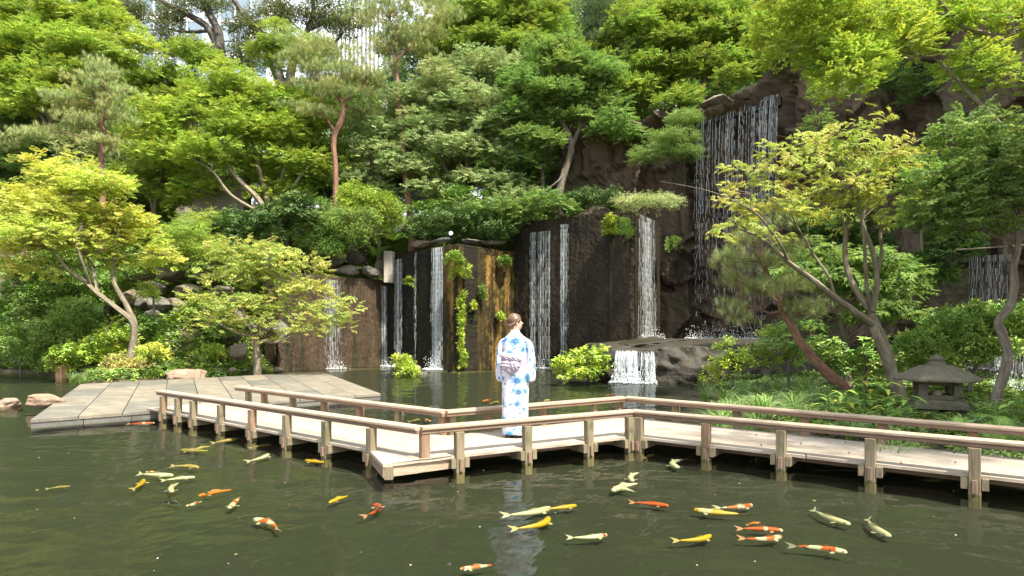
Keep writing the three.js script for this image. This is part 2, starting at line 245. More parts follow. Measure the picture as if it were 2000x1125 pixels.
// ---------------------------------------------------------------- stone platform
{
  const P1 = on(59, 819, 0.15), P2 = on(157, 750, 0.15), P3 = on(630, 726, 0.15), P4 = on(744, 768.5, 0.15), g = group('stone_platform', V3(P1.x, 0, P1.z));
  tag(g, 'low paved stone platform on the water at the end of the footbridge', 'platform');
  const bil = (u, v) => { const a = P1.clone().lerp(P4, u), b = P2.clone().lerp(P3, u); const p = a.lerp(b, v); return [p.x - P1.x, p.z - P1.z]; };
  const nu = 10, nv = 4, cut = [0, 0.24, 0.5, 0.75, 1];
  for (let i = 0; i < nu; i++) for (let j = 0; j < nv; j++) {
    const e = 0.0011, u0 = i / nu + e, u1 = (i + 1) / nu - e, v0 = cut[j] + e * 0.8, v1 = cut[j + 1] - e * 0.8;
    mesh('paving_slab', slab([bil(u0, v0), bil(u1, v0), bil(u1, v1), bil(u0, v1)], 0.09, 0.15 + R(-0.002, 0.002), 0.005, [0.74, 0.67]), M.paver[Math.floor(R(0, 4))], g);
  }
  for (let i = 0; i < 9; i++) { const u0 = i / 9 + 0.0008, u1 = (i + 1) / 9 - 0.0008; mesh('edge_stone', slab([bil(u0, 0.003), bil(u1, 0.003), bil(u1, 0.05), bil(u0, 0.05)], -0.02, 0.088, 0.003, [0.74, -0.67]), M.paverEdge, g); }
  mesh('platform_core', slab([bil(0.012, 0.052), bil(0.992, 0.052), bil(0.992, 0.995), bil(0.012, 0.995)], -0.55, 0.086, 0.003), M.paverEdge, g);
}

// ---------------------------------------------------------------- zigzag footbridge
const DECK = 0.19, RAIL = 0.535;
const FR = [on(313.5, 762, RAIL), on(821, 833, RAIL), on(1236, 800, RAIL), on(2000, 864, RAIL)], BR = [on(465.5, 754, RAIL), on(870, 801.5, RAIL), on(1221, 774, RAIL), on(2000, 836, RAIL)];
{ const e = (L) => L[2].clone().add(L[3].clone().sub(L[2]).multiplyScalar(1.9)); FR[3] = e(FR); BR[3] = e(BR); }
{
  const g = group('footbridge'); tag(g, 'zigzag wooden footbridge with low handrails crossing the koi pond', 'footbridge');
  const xz = (p) => [p.x, p.z];
  const out = (L, K, i, o) => { const p = L[i], q = K[i], d = p.clone().sub(q).setY(0).normalize(); return p.clone().addScaledVector(d, o); };   // outward of the rail line
  for (let s = 0; s < 3; s++) {
    let a0 = out(FR, BR, s, 0.075), a1 = out(FR, BR, s + 1, 0.075), b0 = out(BR, FR, s, 0.075), b1 = out(BR, FR, s + 1, 0.075);
    if (s === 0) { const d = a0.clone().sub(a1).normalize(); a0.addScaledVector(d, 0.42); b0.addScaledVector(d, 0.62); }
    const dir = a1.clone().sub(a0).setY(0).normalize(), n = 10;
    for (let k = 0; k < n; k++) {
      const t0 = k / n + 0.0022, t1 = (k + 1) / n - 0.0022, mid = [0, 0.34, 0.67, 1].map((q, w) => w && w < 3 ? q + ((k * 7 + s * 3) % 5 - 2) * 0.06 : q), parts = s === 1 ? 1 : 3;
      for (let m = 0; m < parts; m++) {
        const s0 = parts === 1 ? 0.001 : mid[m] + 0.0008, s1 = parts === 1 ? 0.999 : mid[m + 1] - 0.0008, c = (t, q) => a0.clone().lerp(b0, t).lerp(a1.clone().lerp(b1, t), q);
        mesh('deck_board', slab([c(t0, s0), c(t0, s1), c(t1, s1), c(t1, s0)].map(xz), DECK - 0.034, DECK + R(-0.0015, 0.0015), 0.004, [dir.x, dir.z]), M.deck[Math.floor(R(0, 5))], g);
      }
    }
    // bearers below, edge boards, handrails
    for (const [P, Q] of [[FR, BR], [BR, FR]]) {
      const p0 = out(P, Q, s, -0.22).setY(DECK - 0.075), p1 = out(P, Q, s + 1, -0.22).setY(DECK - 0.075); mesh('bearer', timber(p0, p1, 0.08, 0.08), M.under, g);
      const r0 = P[s].clone().setY(RAIL - 0.02), r1 = P[s + 1].clone().setY(RAIL - 0.02), dd = r1.clone().sub(r0).normalize();
      if (s === 0) r0.addScaledVector(dd, -0.03);
      const cap = mesh('handrail', timber(r0, r1, 0.155, 0.04, 0.009), M.rail[s % 2], g);
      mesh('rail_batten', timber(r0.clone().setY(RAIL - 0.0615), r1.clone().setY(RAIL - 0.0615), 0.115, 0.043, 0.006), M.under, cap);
    }
  }
  // the corner that juts out beyond the rail
  const A = on(721, 878.5, DECK), B = on(748, 906.5, DECK), C = on(893, 888, DECK), f1 = out(FR, BR, 1, 0.08);
  const fl = out(FR, BR, 0, 0.08).lerp(f1, 0.885), fm = f1.clone().lerp(out(FR, BR, 2, 0.08), 0.17);
  mesh('corner_board', slab([xz(A), xz(B), xz(f1), xz(fl)], DECK - 0.036, DECK - 0.001, 0.004, [0.8, -0.6]), M.deck[2], g);
  mesh('corner_board', slab([xz(B), xz(C), xz(fm), xz(f1)], DECK - 0.036, DECK, 0.004, [0.87, 0.49]), M.deck[0], g);
  const low = (p) => p.clone().setY(DECK - 0.095);
  const bc = C.clone().sub(B), bi = V3(-bc.z, 0, bc.x).normalize(); if (bi.z > 0) bi.negate();
  const Bi = B.clone().addScaledVector(bi, 0.03), Ci = C.clone().addScaledVector(bi, 0.03), mid = Bi.clone().lerp(Ci, 0.47);
  mesh('fascia', timber(low(Bi).lerp(low(Ci), 0.012), low(mid).lerp(low(Bi), 0.003), 0.035, 0.115, 0.004), M.rail[1], g); mesh('fascia', timber(low(mid), low(Ci), 0.035, 0.115, 0.004), M.rail[1], g);
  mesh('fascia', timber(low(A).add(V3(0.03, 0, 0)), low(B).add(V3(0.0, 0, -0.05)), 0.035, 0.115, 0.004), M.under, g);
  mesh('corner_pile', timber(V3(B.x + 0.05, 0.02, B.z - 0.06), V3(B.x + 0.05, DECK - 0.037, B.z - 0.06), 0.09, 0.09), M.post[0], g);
  // posts
  const lineAt = (P, s, px) => { const a = P[s], b = P[s + 1], k = (px - CX) / F, t = (-a.x - k * a.z) / ((b.x - a.x) + k * (b.z - a.z)); return a.clone().lerp(b, t); };
  const spots = [[FR, 0, [327, 356, 386, 440, 501, 569, 646, 734]], [FR, 1, [829, 892, 1024, 1144, 1223]], [FR, 2, [1253, 1383, 1529, 1702, 1904, 2170]], [BR, 0, [479, 510, 566, 627, 696, 772, 858]], [BR, 1, [887, 957, 1065, 1165, 1215]], [BR, 2, [1316, 1436, 1569, 1722, 1899, 2120]]];
  let k = 0;
  for (const [P, s, list] of spots) for (const px of list) {
    const p = lineAt(P, s, px), dir = P[s + 1].clone().sub(P[s]).setY(0).normalize(), side = V3(-dir.z, 0, dir.x), inw = (P === FR ? BR : FR)[s].clone().lerp((P === FR ? BR : FR)[s + 1], 0.5).sub(P[s].clone().lerp(P[s + 1], 0.5)).setY(0); if (side.dot(inw) > 0) side.negate();
    const corner = P === FR && px === 829, base = corner ? DECK : 0.035, o = corner ? 0 : 0.066;
    const q = p.clone().addScaledVector(side, o);
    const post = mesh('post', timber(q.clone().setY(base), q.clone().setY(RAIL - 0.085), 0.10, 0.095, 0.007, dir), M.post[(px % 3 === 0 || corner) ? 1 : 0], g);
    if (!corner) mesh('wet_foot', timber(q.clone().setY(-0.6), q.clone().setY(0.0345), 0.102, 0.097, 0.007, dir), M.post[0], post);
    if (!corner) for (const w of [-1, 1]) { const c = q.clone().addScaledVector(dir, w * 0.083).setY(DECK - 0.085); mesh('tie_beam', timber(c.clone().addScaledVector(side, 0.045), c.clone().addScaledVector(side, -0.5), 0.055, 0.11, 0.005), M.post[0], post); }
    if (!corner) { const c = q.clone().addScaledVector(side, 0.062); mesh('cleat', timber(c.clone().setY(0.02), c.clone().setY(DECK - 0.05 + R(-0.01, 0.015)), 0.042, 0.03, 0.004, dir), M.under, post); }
    k++;
  }
}

// ---------------------------------------------------------------- waterfall walls
function wallPanel(name, a, b, top, mat, label, seed) {
  const dx = b[0] - a[0], dz = b[1] - a[1], L = Math.hypot(dx, dz), nx = -dz / L * -1, nu = Math.round(L / 0.07), nv = Math.round((top + 0.6) / 0.07);
  // outward (to the viewer): smaller distance
  let ox = dz / L, oz = -dx / L; if (oz > 0) { ox = -ox; oz = -oz; }
  const g = group(name, V3((a[0] + b[0]) / 2, 0, -(a[1] + b[1]) / 2)); tag(g, label, 'wall'); const c0 = g.position;
  const f = sheet(nu, nv, (u, v) => {
    const x = lerp(a[0], b[0], u), z = lerp(a[1], b[1], u), y = lerp(-0.6, top, v);
    const r = (0.034 * fbm3(x * 6 + seed, y * 6, z * 6, 4) + 0.022 * fbm3(x * 5 + seed, y * 0.35, z * 5, 3) + 0.04 * fbm3(x * 1.2 + seed, y * 0.5, z, 2));
    return V3(x + ox * r - c0.x, y, -(z + oz * r) - c0.z);
  }, (u, v) => [u * L + seed * 1.37, lerp(-0.6, top, v)]);
  mesh('wall_face', f, mat, g);
  const back = (p, e) => [p[0] - ox * e - c0.x, -(p[1] - oz * e) - c0.z];
  mesh('coping', slab([back(a, 0.0), back(b, 0.0), back(b, 1.1), back(a, 1.1)], top - 0.25, top + 0.03, 0.02), mat, g);
  mesh('wall_core', slab([back(a, 0.25), back(b, 0.25), back(b, 1.1), back(a, 1.1)], -0.6, top - 0.26, 0.01), mat, g);
  return g;
}
wallPanel('low_waterfall_wall', WALL[0], WALL[1], 4.05, M.wallA, 'low brown waterfall wall lit by the sun beside the yellow maple', 1);
wallPanel('waterfall_wall', WALL[1], WALL[2], 5.26, M.wallB, 'dark wet waterfall wall carrying the thin and the bright streams', 2);
wallPanel('golden_waterfall_wall', WALL[2], WALL[3], 5.26, M.wallGold, 'waterfall wall stained golden and green by algae behind the woman', 3);
wallPanel('tall_waterfall_wall', WALL[3], WALL[4], 6.6, M.wallC, 'tall dark waterfall wall with two faint streams and hanging leaves', 4);
wallPanel('narrow_waterfall_wall', WALL[4], WALL[5], 6.5, M.wallC, 'narrow wet wall face turned towards the tall waterfall', 5);
{ const p = at(760, 545, 28.6); const m = mesh('concrete_pillar', timber(V3(p.x, 3.9, p.z), V3(p.x, 5.34, p.z), 0.42, 0.5, 0.03), M.concrete); tag(m, 'pale concrete end pillar on top of the low wall', 'pillar'); }

// ---------------------------------------------------------------- cliff
function blocky(s, y, seed, cw, chh) {      // sculpted blocks: (offset of the block, nearness to its border)
  const wy = y / chh + 0.35 * sn2(s * 0.5 + seed, y * 0.3), wx = s / cw + 0.35 * sn2(s * 0.4, y * 0.45 + seed);
  const i = Math.floor(wx), j = Math.floor(wy); let d1 = 9, d2 = 9, id = 0, tilt = 0;
  for (let a = -1; a <= 1; a++) for (let b = -1; b <= 1; b++) { const cx = i + a + 0.2 + 0.6 * hash(i + a, j + b, seed), cy = j + b + 0.15 + 0.7 * hash(i + a, j + b, seed + 9), q = Math.max(Math.abs(wx - cx), Math.abs(wy - cy)) * 0.6 + 0.4 * Math.hypot(wx - cx, wy - cy); if (q < d1) { d2 = d1; d1 = q; id = hash(i + a, j + b, seed + 5); tilt = 0.5 + (wx - cx) * (hash(i + a, j + b, seed + 6) - 0.5) * 2 + (wy - cy) * (hash(i + a, j + b, seed + 7) - 0.5) * 2; } else if (q < d2) d2 = q; }
  return [id, d2 - d1, tilt];
}
function cliffFace(path, base, topf, seed, step = 0.095) {
  const len = [0]; for (let i = 1; i < path.length; i++) len.push(len[i - 1] + Math.hypot(path[i][0] - path[i - 1][0], path[i][1] - path[i - 1][1]));
  const L = len[len.length - 1], P = (s) => { let i = 1; while (i < len.length - 1 && s > len[i]) i++; const t = (s - len[i - 1]) / (len[i] - len[i - 1]); return [lerp(path[i - 1][0], path[i][0], t), lerp(path[i - 1][1], path[i][1], t)]; };
  const nu = Math.round(L / step), nv = Math.round((13 - base) / step);
  return sheet(nu, nv, (u, v) => {
    const s = u * L, p = P(s), q0 = P(Math.max(0, s - 0.8)), q1 = P(Math.min(L, s + 0.8)), tx = q1[0] - q0[0], tz = q1[1] - q0[1], tl = Math.hypot(tx, tz) || 1, nx = -tz / tl, nz = tx / tl, sg = -1;
    const y = lerp(base, topf(s), v), [id, e, tl2] = blocky(s, y, seed, 1.5, 1.9), [id2, e2] = blocky(s, y, seed + 31, 4.2, 4.6);
    let r = 0.9 * (id2 - 0.5) * smooth(0, 0.06, e2) + 0.62 * (id - 0.5) * smooth(0.0, 0.05, e) - 0.30 * (1 - smooth(0, 0.06, e)) - 0.35 * (1 - smooth(0, 0.04, e2)) + 0.14 * fbm3(s * 0.9, y * 0.6, seed, 5) + 0.34 * (tl2 - 0.5) * smooth(0, 0.05, e) + 0.07 * fbm3(s * 4, y * 3, seed, 3);
    r -= 1.1 * smooth(0.93, 1, v);
    return V3(p[0] - nx * r * sg * -1 * -1, y, -(p[1] - nz * r * sg * -1 * -1));
  }, (u, v, p) => [u * L, p.y]);
}
const cliff = mesh('cliff', cliffFace(CLIFF, -0.3, (s) => lerp(11.5, 12.6, smooth(11.0, 12.4, s)) + 0.35 * sn2(s * 0.5, 3) * (s < 7 ? 1 : smooth(11, 12.5, s)), 3), M.cliff);
tag(cliff, 'tall brown cliff of sculpted rock blocks behind the waterfalls', 'cliff');
// ---------------------------------------------------------------- foliage
const bark = (k, a, b, c) => { const m = tex(256, 512, (u, v) => { const g = tfbm(u, v, 7, 5, 4, k), h = tfbm(u, v, 16, 5, 3, k + 4), l = tfbm(u, v, 5, 6, 4, k + 8); return lin(mixc(mixc(a, b, g), c, clamp((l - 0.55) * 5) * 0.7).map((x) => x * (0.6 + 0.8 * h))); }, { srgb: true }); m.repeat.set(2, 1); const bm = tex(256, 256, (u, v) => tfbm(u, v, 14, 5, 4, k + 11)); bm.repeat.set(2, 1); return new THREE.MeshStandardMaterial({ map: m, bumpMap: bm, bumpScale: 0.02, roughness: 0.9 }); };
M.barkMaple = bark(401, [0.10, 0.08, 0.06], [0.20, 0.165, 0.125], [0.26, 0.25, 0.20]);
M.barkPale = bark(421, [0.10, 0.082, 0.058], [0.24, 0.195, 0.135], [0.27, 0.265, 0.19]);
M.barkPine = bark(441, [0.15, 0.075, 0.05], [0.30, 0.16, 0.11], [0.20, 0.13, 0.10]);
M.barkDark = bark(461, [0.035, 0.03, 0.025], [0.085, 0.072, 0.058], [0.12, 0.115, 0.10]);
const leafMat = (trans = 0.45, rough = 1, spec = 0.5) => new THREE.MeshPhysicalMaterial({ color: col(1, 1, 1), roughness: rough, transmission: trans, thickness: 0, side: THREE.DoubleSide, specularIntensity: spec });
M.leaf = leafMat(0.5, 0.97, 0.5); M.needle = leafMat(0.2, 0.9, 0.4);
M.glossLeaf = new THREE.MeshPhysicalMaterial({ color: col(1, 1, 1), roughness: 0.42, side: THREE.DoubleSide, specularIntensity: 0.7 });

// leaf-sized faces, joined into small sprays
const leafRng = rngOf(555);
function addLeaf(t, o, dir, nrm, len, wid, lobes, droop = 0.15) {        // a palmate or a plain leaf from its stalk o
  const s = nrm.clone().cross(dir).normalize();
  if (lobes === 0) { const m = o.clone().addScaledVector(dir, len * 0.45), a = m.clone().addScaledVector(s, wid / 2).addScaledVector(nrm, wid * 0.15), b = m.clone().addScaledVector(s, -wid / 2).addScaledVector(nrm, wid * 0.15), e = o.clone().addScaledVector(dir, len).addScaledVector(nrm, -len * droop); t.tri(o, a, e); t.tri(o, e, b); return; }
  const c = o.clone().addScaledVector(dir, len * 0.12);
  for (let k = 0; k < lobes; k++) {
    const f = lobes === 1 ? 0 : (k / (lobes - 1) - 0.5) * 2, a = f * (lobes > 3 ? 1.35 : 1.0), l = len * (1 - 0.38 * f * f), d = dir.clone().multiplyScalar(Math.cos(a)).addScaledVector(s, Math.sin(a)), q = s.clone().multiplyScalar(Math.cos(a)).addScaledVector(dir, -Math.sin(a));
    const tip = c.clone().addScaledVector(d, l).addScaledVector(nrm, -l * droop), w = wid * (lobes > 3 ? 0.16 : 0.26), m = c.clone().addScaledVector(d, l * 0.42);
    t.tri(c, m.clone().addScaledVector(q, w), tip); t.tri(c, tip, m.clone().addScaledVector(q, -w));
  }
}
function spray(kind) {
  const t = new Tri(), r = leafRng, q = (a, b) => R(a, b, r);
  const flat = (n, L, len, wid, lobes, tilt) => { for (let i = 0; i < n; i++) { const x = L * (i + 0.6) / n, side = i % 2 ? 1 : -1, a = side * q(0.25, 1.25), dir = V3(Math.cos(a), q(-0.35, 0.1), Math.sin(a)).normalize(), nr = V3(q(-tilt, tilt), 1, q(-tilt, tilt)).normalize(); nr.addScaledVector(dir, -nr.dot(dir)).normalize(); addLeaf(t, V3(x, q(-0.03, 0.03), side * q(0.01, 0.07)), dir, nr, len * q(0.75, 1.2), wid * q(0.8, 1.2), lobes, q(0.05, 0.4)); } };
  if (kind === 'maple') flat(15, 0.42, 0.105, 0.1, 3, 0.75);
  if (kind === 'mapleNear') flat(9, 0.30, 0.085, 0.085, 5, 0.7);
  if (kind === 'lace') flat(15, 0.3, 0.10, 0.055, 3, 0.35);
  if (kind === 'fine') flat(16, 0.3, 0.055, 0.03, 0, 0.7);
  if (kind === 'broad') for (let i = 0; i < 13; i++) { const a = i * 2.4, e = q(-0.35, 0.9), dir = V3(Math.cos(a) * Math.cos(e), Math.sin(e), Math.sin(a) * Math.cos(e)), nr = V3(-Math.cos(a) * Math.sin(e) + q(-.3, .3), Math.cos(e), -Math.sin(a) * Math.sin(e) + q(-.3, .3)).normalize(); addLeaf(t, dir.clone().multiplyScalar(0.03).add(V3(0, q(-0.06, 0.06), 0)), dir, nr, 0.12 * q(0.7, 1.2), 0.05, 0, 0.2); }
  if (kind === 'azalea') for (let i = 0; i < 14; i++) { const a = i * 2.4, e = q(0.0, 1.1), dir = V3(Math.cos(a) * Math.cos(e), Math.sin(e), Math.sin(a) * Math.cos(e)), nr = V3(-Math.cos(a) * Math.sin(e), Math.cos(e), -Math.sin(a) * Math.sin(e)).normalize(); addLeaf(t, dir.clone().multiplyScalar(q(0, 0.05)).add(V3(q(-.04, .04), q(-.03, .03), q(-.04, .04))), dir, nr, 0.07 * q(0.7, 1.2), 0.03, 0, 0.15); }
  if (kind === 'big') for (let i = 0; i < 30; i++) { const v = V3(q(-1, 1), q(-.8, 1), q(-1, 1)).normalize(), dir = v.clone().add(V3(q(-.7, .7), q(-.7, .3), q(-.7, .7))).normalize(), nr = V3(q(-.6, .6), 1, q(-.6, .6)).cross(dir).cross(dir).negate().normalize(); addLeaf(t, v.multiplyScalar(0.30 * Math.cbrt(r())), dir, nr, 0.15 * q(0.7, 1.2), 0.075, 0, 0.15); }
  if (kind === 'pine') for (let i = 0; i < 46; i++) { const a = i * 2.4, e = q(-0.25, 1.45), d = V3(Math.cos(a) * Math.cos(e), Math.sin(e), Math.sin(a) * Math.cos(e)), l = q(0.12, 0.21), s = V3(-Math.sin(a), q(-.3, .3), Math.cos(a)).multiplyScalar(0.0042), o = d.clone().multiplyScalar(0.012).add(V3(0, q(-0.07, 0.05), 0)); t.tri(o.clone().add(s), o.clone().sub(s), o.clone().addScaledVector(d, l)); }
  if (kind === 'pineNear') for (let i = 0; i < 60; i++) { const a = i * 2.4, e = q(-0.5, 1.4), d = V3(Math.cos(a) * Math.cos(e), Math.sin(e), Math.sin(a) * Math.cos(e)), l = q(0.10, 0.16), s = V3(-Math.sin(a), q(-.3, .3), Math.cos(a)).multiplyScalar(0.0022), o = d.clone().multiplyScalar(0.01).add(V3(0, q(-0.05, 0.04), 0)); t.tri(o.clone().add(s), o.clone().sub(s), o.clone().addScaledVector(d, l)); }
  if (kind === 'bamboo') for (let i = 0; i < 14; i++) { const a = q(0, 6.3), dir = V3(Math.cos(a), q(-0.5, 0.3), Math.sin(a)).normalize(), nr = V3(q(-.5, .5), 1, q(-.5, .5)); nr.addScaledVector(dir, -nr.dot(dir)).normalize(); addLeaf(t, V3(q(-.1, .1), q(-.12, .12), q(-.1, .1)), dir, nr, 0.15 * q(.7, 1.2), 0.03, 0, 0.3); }
  const g = t.geo(); g.deleteAttribute('uv'); return g;
}
const SPRAY = {}; for (const k of ['maple', 'mapleNear', 'lace', 'fine', 'broad', 'azalea', 'big', 'pine', 'pineNear', 'bamboo']) SPRAY[k] = [spray(k), spray(k)];
// how much of the view one spray covers (m2), how it spreads
const KIND = {
  maple: { area: 0.040, mat: M.leaf, padA: [0.45, 0.9], padH: 0.30, flat: 0.5, size: 0.66 }, mapleNear: { area: 0.016, mat: M.leaf, padA: [0.35, 0.6], padH: 0.14, flat: 1 }, lace: { area: 0.018, mat: M.leaf, padA: [0.35, 0.55], padH: 0.12, flat: 1.6 },
  fine: { area: 0.010, mat: M.leaf, padA: [0.5, 0.8], padH: 0.18, flat: 1 }, broad: { area: 0.030, mat: M.glossLeaf, padA: [0.4, 0.7], padH: 0.3, flat: 0 }, azalea: { area: 0.011, mat: M.glossLeaf, padA: [0.25, 0.4], padH: 0.22, flat: 0 },
  big: { area: 0.12, mat: M.leaf, padA: [0.8, 1.3], padH: 0.6, flat: 0 }, pine: { area: 0.03, mat: M.needle, padA: [0.5, 0.85], padH: 0.17, flat: 0.3 }, pineNear: { area: 0.012, mat: M.needle, padA: [0.28, 0.45], padH: 0.14, flat: 0.3 }, bamboo: { area: 0.03, mat: M.glossLeaf, padA: [0.35, 0.6], padH: 0.3, flat: 0 },
};
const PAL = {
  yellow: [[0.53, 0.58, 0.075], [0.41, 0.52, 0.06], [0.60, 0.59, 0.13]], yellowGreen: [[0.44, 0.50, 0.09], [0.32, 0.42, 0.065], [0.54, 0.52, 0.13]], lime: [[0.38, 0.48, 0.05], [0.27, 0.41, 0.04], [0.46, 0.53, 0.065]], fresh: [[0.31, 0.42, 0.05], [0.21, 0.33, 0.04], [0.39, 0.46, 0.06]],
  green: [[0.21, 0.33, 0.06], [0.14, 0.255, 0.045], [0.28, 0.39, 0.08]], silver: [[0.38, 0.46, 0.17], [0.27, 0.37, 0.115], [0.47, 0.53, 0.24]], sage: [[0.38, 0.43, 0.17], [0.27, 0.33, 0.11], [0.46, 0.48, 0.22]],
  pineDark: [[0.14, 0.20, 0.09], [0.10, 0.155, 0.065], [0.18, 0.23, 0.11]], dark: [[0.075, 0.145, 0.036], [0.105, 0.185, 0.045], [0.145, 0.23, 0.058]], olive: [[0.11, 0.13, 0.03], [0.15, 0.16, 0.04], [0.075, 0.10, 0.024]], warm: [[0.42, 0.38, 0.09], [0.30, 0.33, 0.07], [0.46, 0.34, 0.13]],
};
let instances = 0;
function fillCrown(parent, pads, kind, pal, seed, count, scale = 1, name = 'crown') {
  const K = KIND[kind], r = rngOf(seed * 7919 + 13), q = (a, b) => R(a, b, r), m4 = new THREE.Matrix4(), Q = new THREE.Quaternion(), c = new THREE.Color(), vol = pads.map((p) => p.a * p.a), sum = vol.reduce((a, b) => a + b, 0);
  const im = new THREE.InstancedMesh(SPRAY[kind][seed % 2], K.mat, count); let n = 0;
  for (let k = 0; k < pads.length && n < count; k++) {
    const p = pads[k], m = k === pads.length - 1 ? count - n : Math.min(count - n, Math.round(count * vol[k] / sum)), hue = q(-0.12, 0.12), tone = q(0.86, 1.14);
    for (let i = 0; i < m; i++) {
      const an = q(0, 6.2832), rad = Math.sqrt(r()) * (r() < 0.2 ? q(1, 1.35) : 1), x = Math.cos(an) * rad * p.a, z = Math.sin(an) * rad * p.a, y = (1 - rad * rad) * p.h * 0.7 + q(-1, 0.55) * p.h - rad * rad * p.a * 0.12 * K.flat;
      const yaw = K.flat ? Math.atan2(-z, x) + q(-0.9, 0.9) : q(0, 6.2832), e = new THREE.Euler(q(-0.5, 0.5), yaw, 0.05 - rad * 0.2 * K.flat + q(-0.5, 0.6), 'YXZ'), s = scale * q(0.7, 1.25);
      m4.compose(V3(p.c.x + x, p.c.y + y, p.c.z + z), Q.setFromEuler(e), V3(s, s, s)); im.setMatrixAt(n, m4);
      const P = PAL[pal], a = P[Math.floor(r() * P.length)], b = P[Math.floor(r() * P.length)], w = r(), g = tone * q(0.85, 1.15); c.setRGB(lerp(a[0], b[0], w) * g * (1 + hue), lerp(a[1], b[1], w) * g, lerp(a[2], b[2], w) * g); im.setColorAt(n, c); n++;
    }
  }
  im.count = n; instances += n; im.name = name; im.castShadow = im.receiveShadow = true; im.userData.kind = 'stuff'; parent.add(im); return im;
}
const COV = 2.3;
let treeSeed = 1;
// a tree or shrub: hand-laid stems, boughs that seek the leaf pads, and a crown of sprays spread through the pads
function tree({ name = 'maple_tree', label, category = 'tree', grp, Z, stems = [], blobs, kind = 'maple', pal = 'green', cov = 2.4, barkMat = M.barkMaple, bough = 0.02, scale = 1, deep = 0.75, rootDrop = true, more, sides = 7 }) {
  scale *= KIND[kind].size || 1;
  const seed = treeSeed++, r = rngOf(seed * 104729), q = (a, b) => R(a, b, r), K = KIND[kind];
  const S = stems.map((s) => ({ p: s.p.map(([px, py, dz = 0]) => at(px, py, Z + dz)), r: s.r }));
  let base = S.length ? S[0].p[0].clone() : at(blobs[0][0], blobs[0][1] + blobs[0][3], Z);
  if (rootDrop && S.length) { const y = ground(base.x, -base.z) - 0.12; if (y < base.y - 0.05) { for (const s of S) if (s.p[0].distanceTo(base) < 0.4) { s.p.unshift(V3(s.p[0].x + 0.02, Math.max(y, s.p[0].y - (category === 'shrub' ? 0.5 : 3)), s.p[0].z)); s.r.unshift(s.r[0] * 1.15); } base = S[0].p[0].clone(); } }
  const g = group(name, base); tag(g, label, category, grp);
  // leaf pads
  const pads = []; let area = 0;
  for (const [px, py, rx, ry, dz = 0, dens = 1] of blobs) {
    const c = at(px, py, Z + dz), a = rx * (Z + dz) / F, b = ry * (Z + dz) / F; area += Math.PI * a * b * dens;
    const n = Math.max(2, Math.round(dens * 0.9 * a * (a * deep + 0.3) * (b + 0.25) / (K.padA[0] * K.padA[1] * Math.min(K.padH, 0.2) * 2.2)));
    for (let i = 0; i < n; i++) { let v; do v = V3(q(-1, 1), q(-1, 1), q(-1, 1)); while (v.lengthSq() > 1); const A = Math.min(q(...K.padA), a * 0.9); pads.push({ c: V3(c.x + v.x * Math.max(0.05, a - A * 0.6), c.y + v.y * b * 0.92, c.z + v.z * a * deep).sub(base), a: A, h: K.padH * q(0.7, 1.2) }); }
  }
  // wood
  const parts = [], nodes = [];
  for (const s of S) { const P = s.p.map((v) => v.clone().sub(base)); parts.push(tube(P, s.r, sides, 5, 0.08)); const cv = new THREE.CatmullRomCurve3(P, false, 'centripetal'), N = P.length * 4; for (let i = 1; i <= N; i++) { const f = i / N * (s.r.length - 1), k = Math.min(s.r.length - 2, Math.floor(f)); if (i / N > 0.3) nodes.push({ p: cv.getPoint(i / N), r: lerp(s.r[k], s.r[k + 1], f - k) }); } }
  if (nodes.length && bough) {
    const todo = pads.map((p) => ({ p, d: Math.min(...nodes.map((n) => n.p.distanceTo(p.c))) })).sort((x, y) => x.d - y.d);
    for (const { p } of todo) {
      let best = null, bd = 1e9; for (const n of nodes) { const d = n.p.distanceTo(p.c) * (1 + 0.5 * Math.max(0, n.p.y - p.c.y)) + 0.05 / (n.r + 0.02); if (d < bd) { bd = d; best = n; } }
      const L = best.p.distanceTo(p.c); if (L < 0.15) continue;
      const r0 = Math.min(best.r * 0.75, bough * (0.5 + 0.35 * L)), m1 = best.p.clone().lerp(p.c, 0.35).add(V3(q(-.12, .12) * L, q(0.02, 0.14) * L, q(-.12, .12) * L)), m2 = best.p.clone().lerp(p.c, 0.7).add(V3(q(-.1, .1) * L, q(0, 0.1) * L, q(-.1, .1) * L));
      parts.push(tube([best.p, m1, m2, p.c], [r0, r0 * 0.75, r0 * 0.5, r0 * 0.25], Z < 18 ? 6 : 4, Z < 18 ? 4 : 2));
      nodes.push({ p: m1, r: r0 * 0.7 }, { p: m2, r: r0 * 0.5 }, { p: p.c, r: r0 * 0.3 });
      if (Z < 22) for (let i = 0; i < 3; i++) { const an = q(0, 6.3), e = p.c.clone().add(V3(Math.cos(an) * p.a * 0.85, q(-0.05, 0.1), Math.sin(an) * p.a * 0.85)); parts.push(tube([p.c, p.c.clone().lerp(e, 0.5).add(V3(0, 0.04, 0)), e], [r0 * 0.3 + 0.002, r0 * 0.2 + 0.0015, 0.0015], 4, 2)); }
    }
  }
  if (parts.length) mesh('trunk', mergeGeometries(parts), barkMat, g);
  fillCrown(g, pads, kind, pal, seed, Math.round(COV * cov * area / (K.area * scale * scale)), scale);
  if (more) for (const [bl, kd, pl, cv] of more) fillCrown(g, pads, kd, pl, seed + 500, Math.round(cv * area / KIND[kd].area), 1);
  return g;
}
const shrub = (o) => tree({ name: 'shrub', category: 'shrub', kind: 'azalea', pal: 'green', bough: 0.012, cov: 3, ...o, stems: o.stems || o.blobs.slice(0, 2).map(([px, py, rx, ry, dz = 0]) => ({ p: [[px, py + ry, dz], [px + rx * 0.1, py + ry * 0.3, dz], [px - rx * 0.1, py - ry * 0.4, dz]], r: [0.035, 0.025, 0.012] })) });
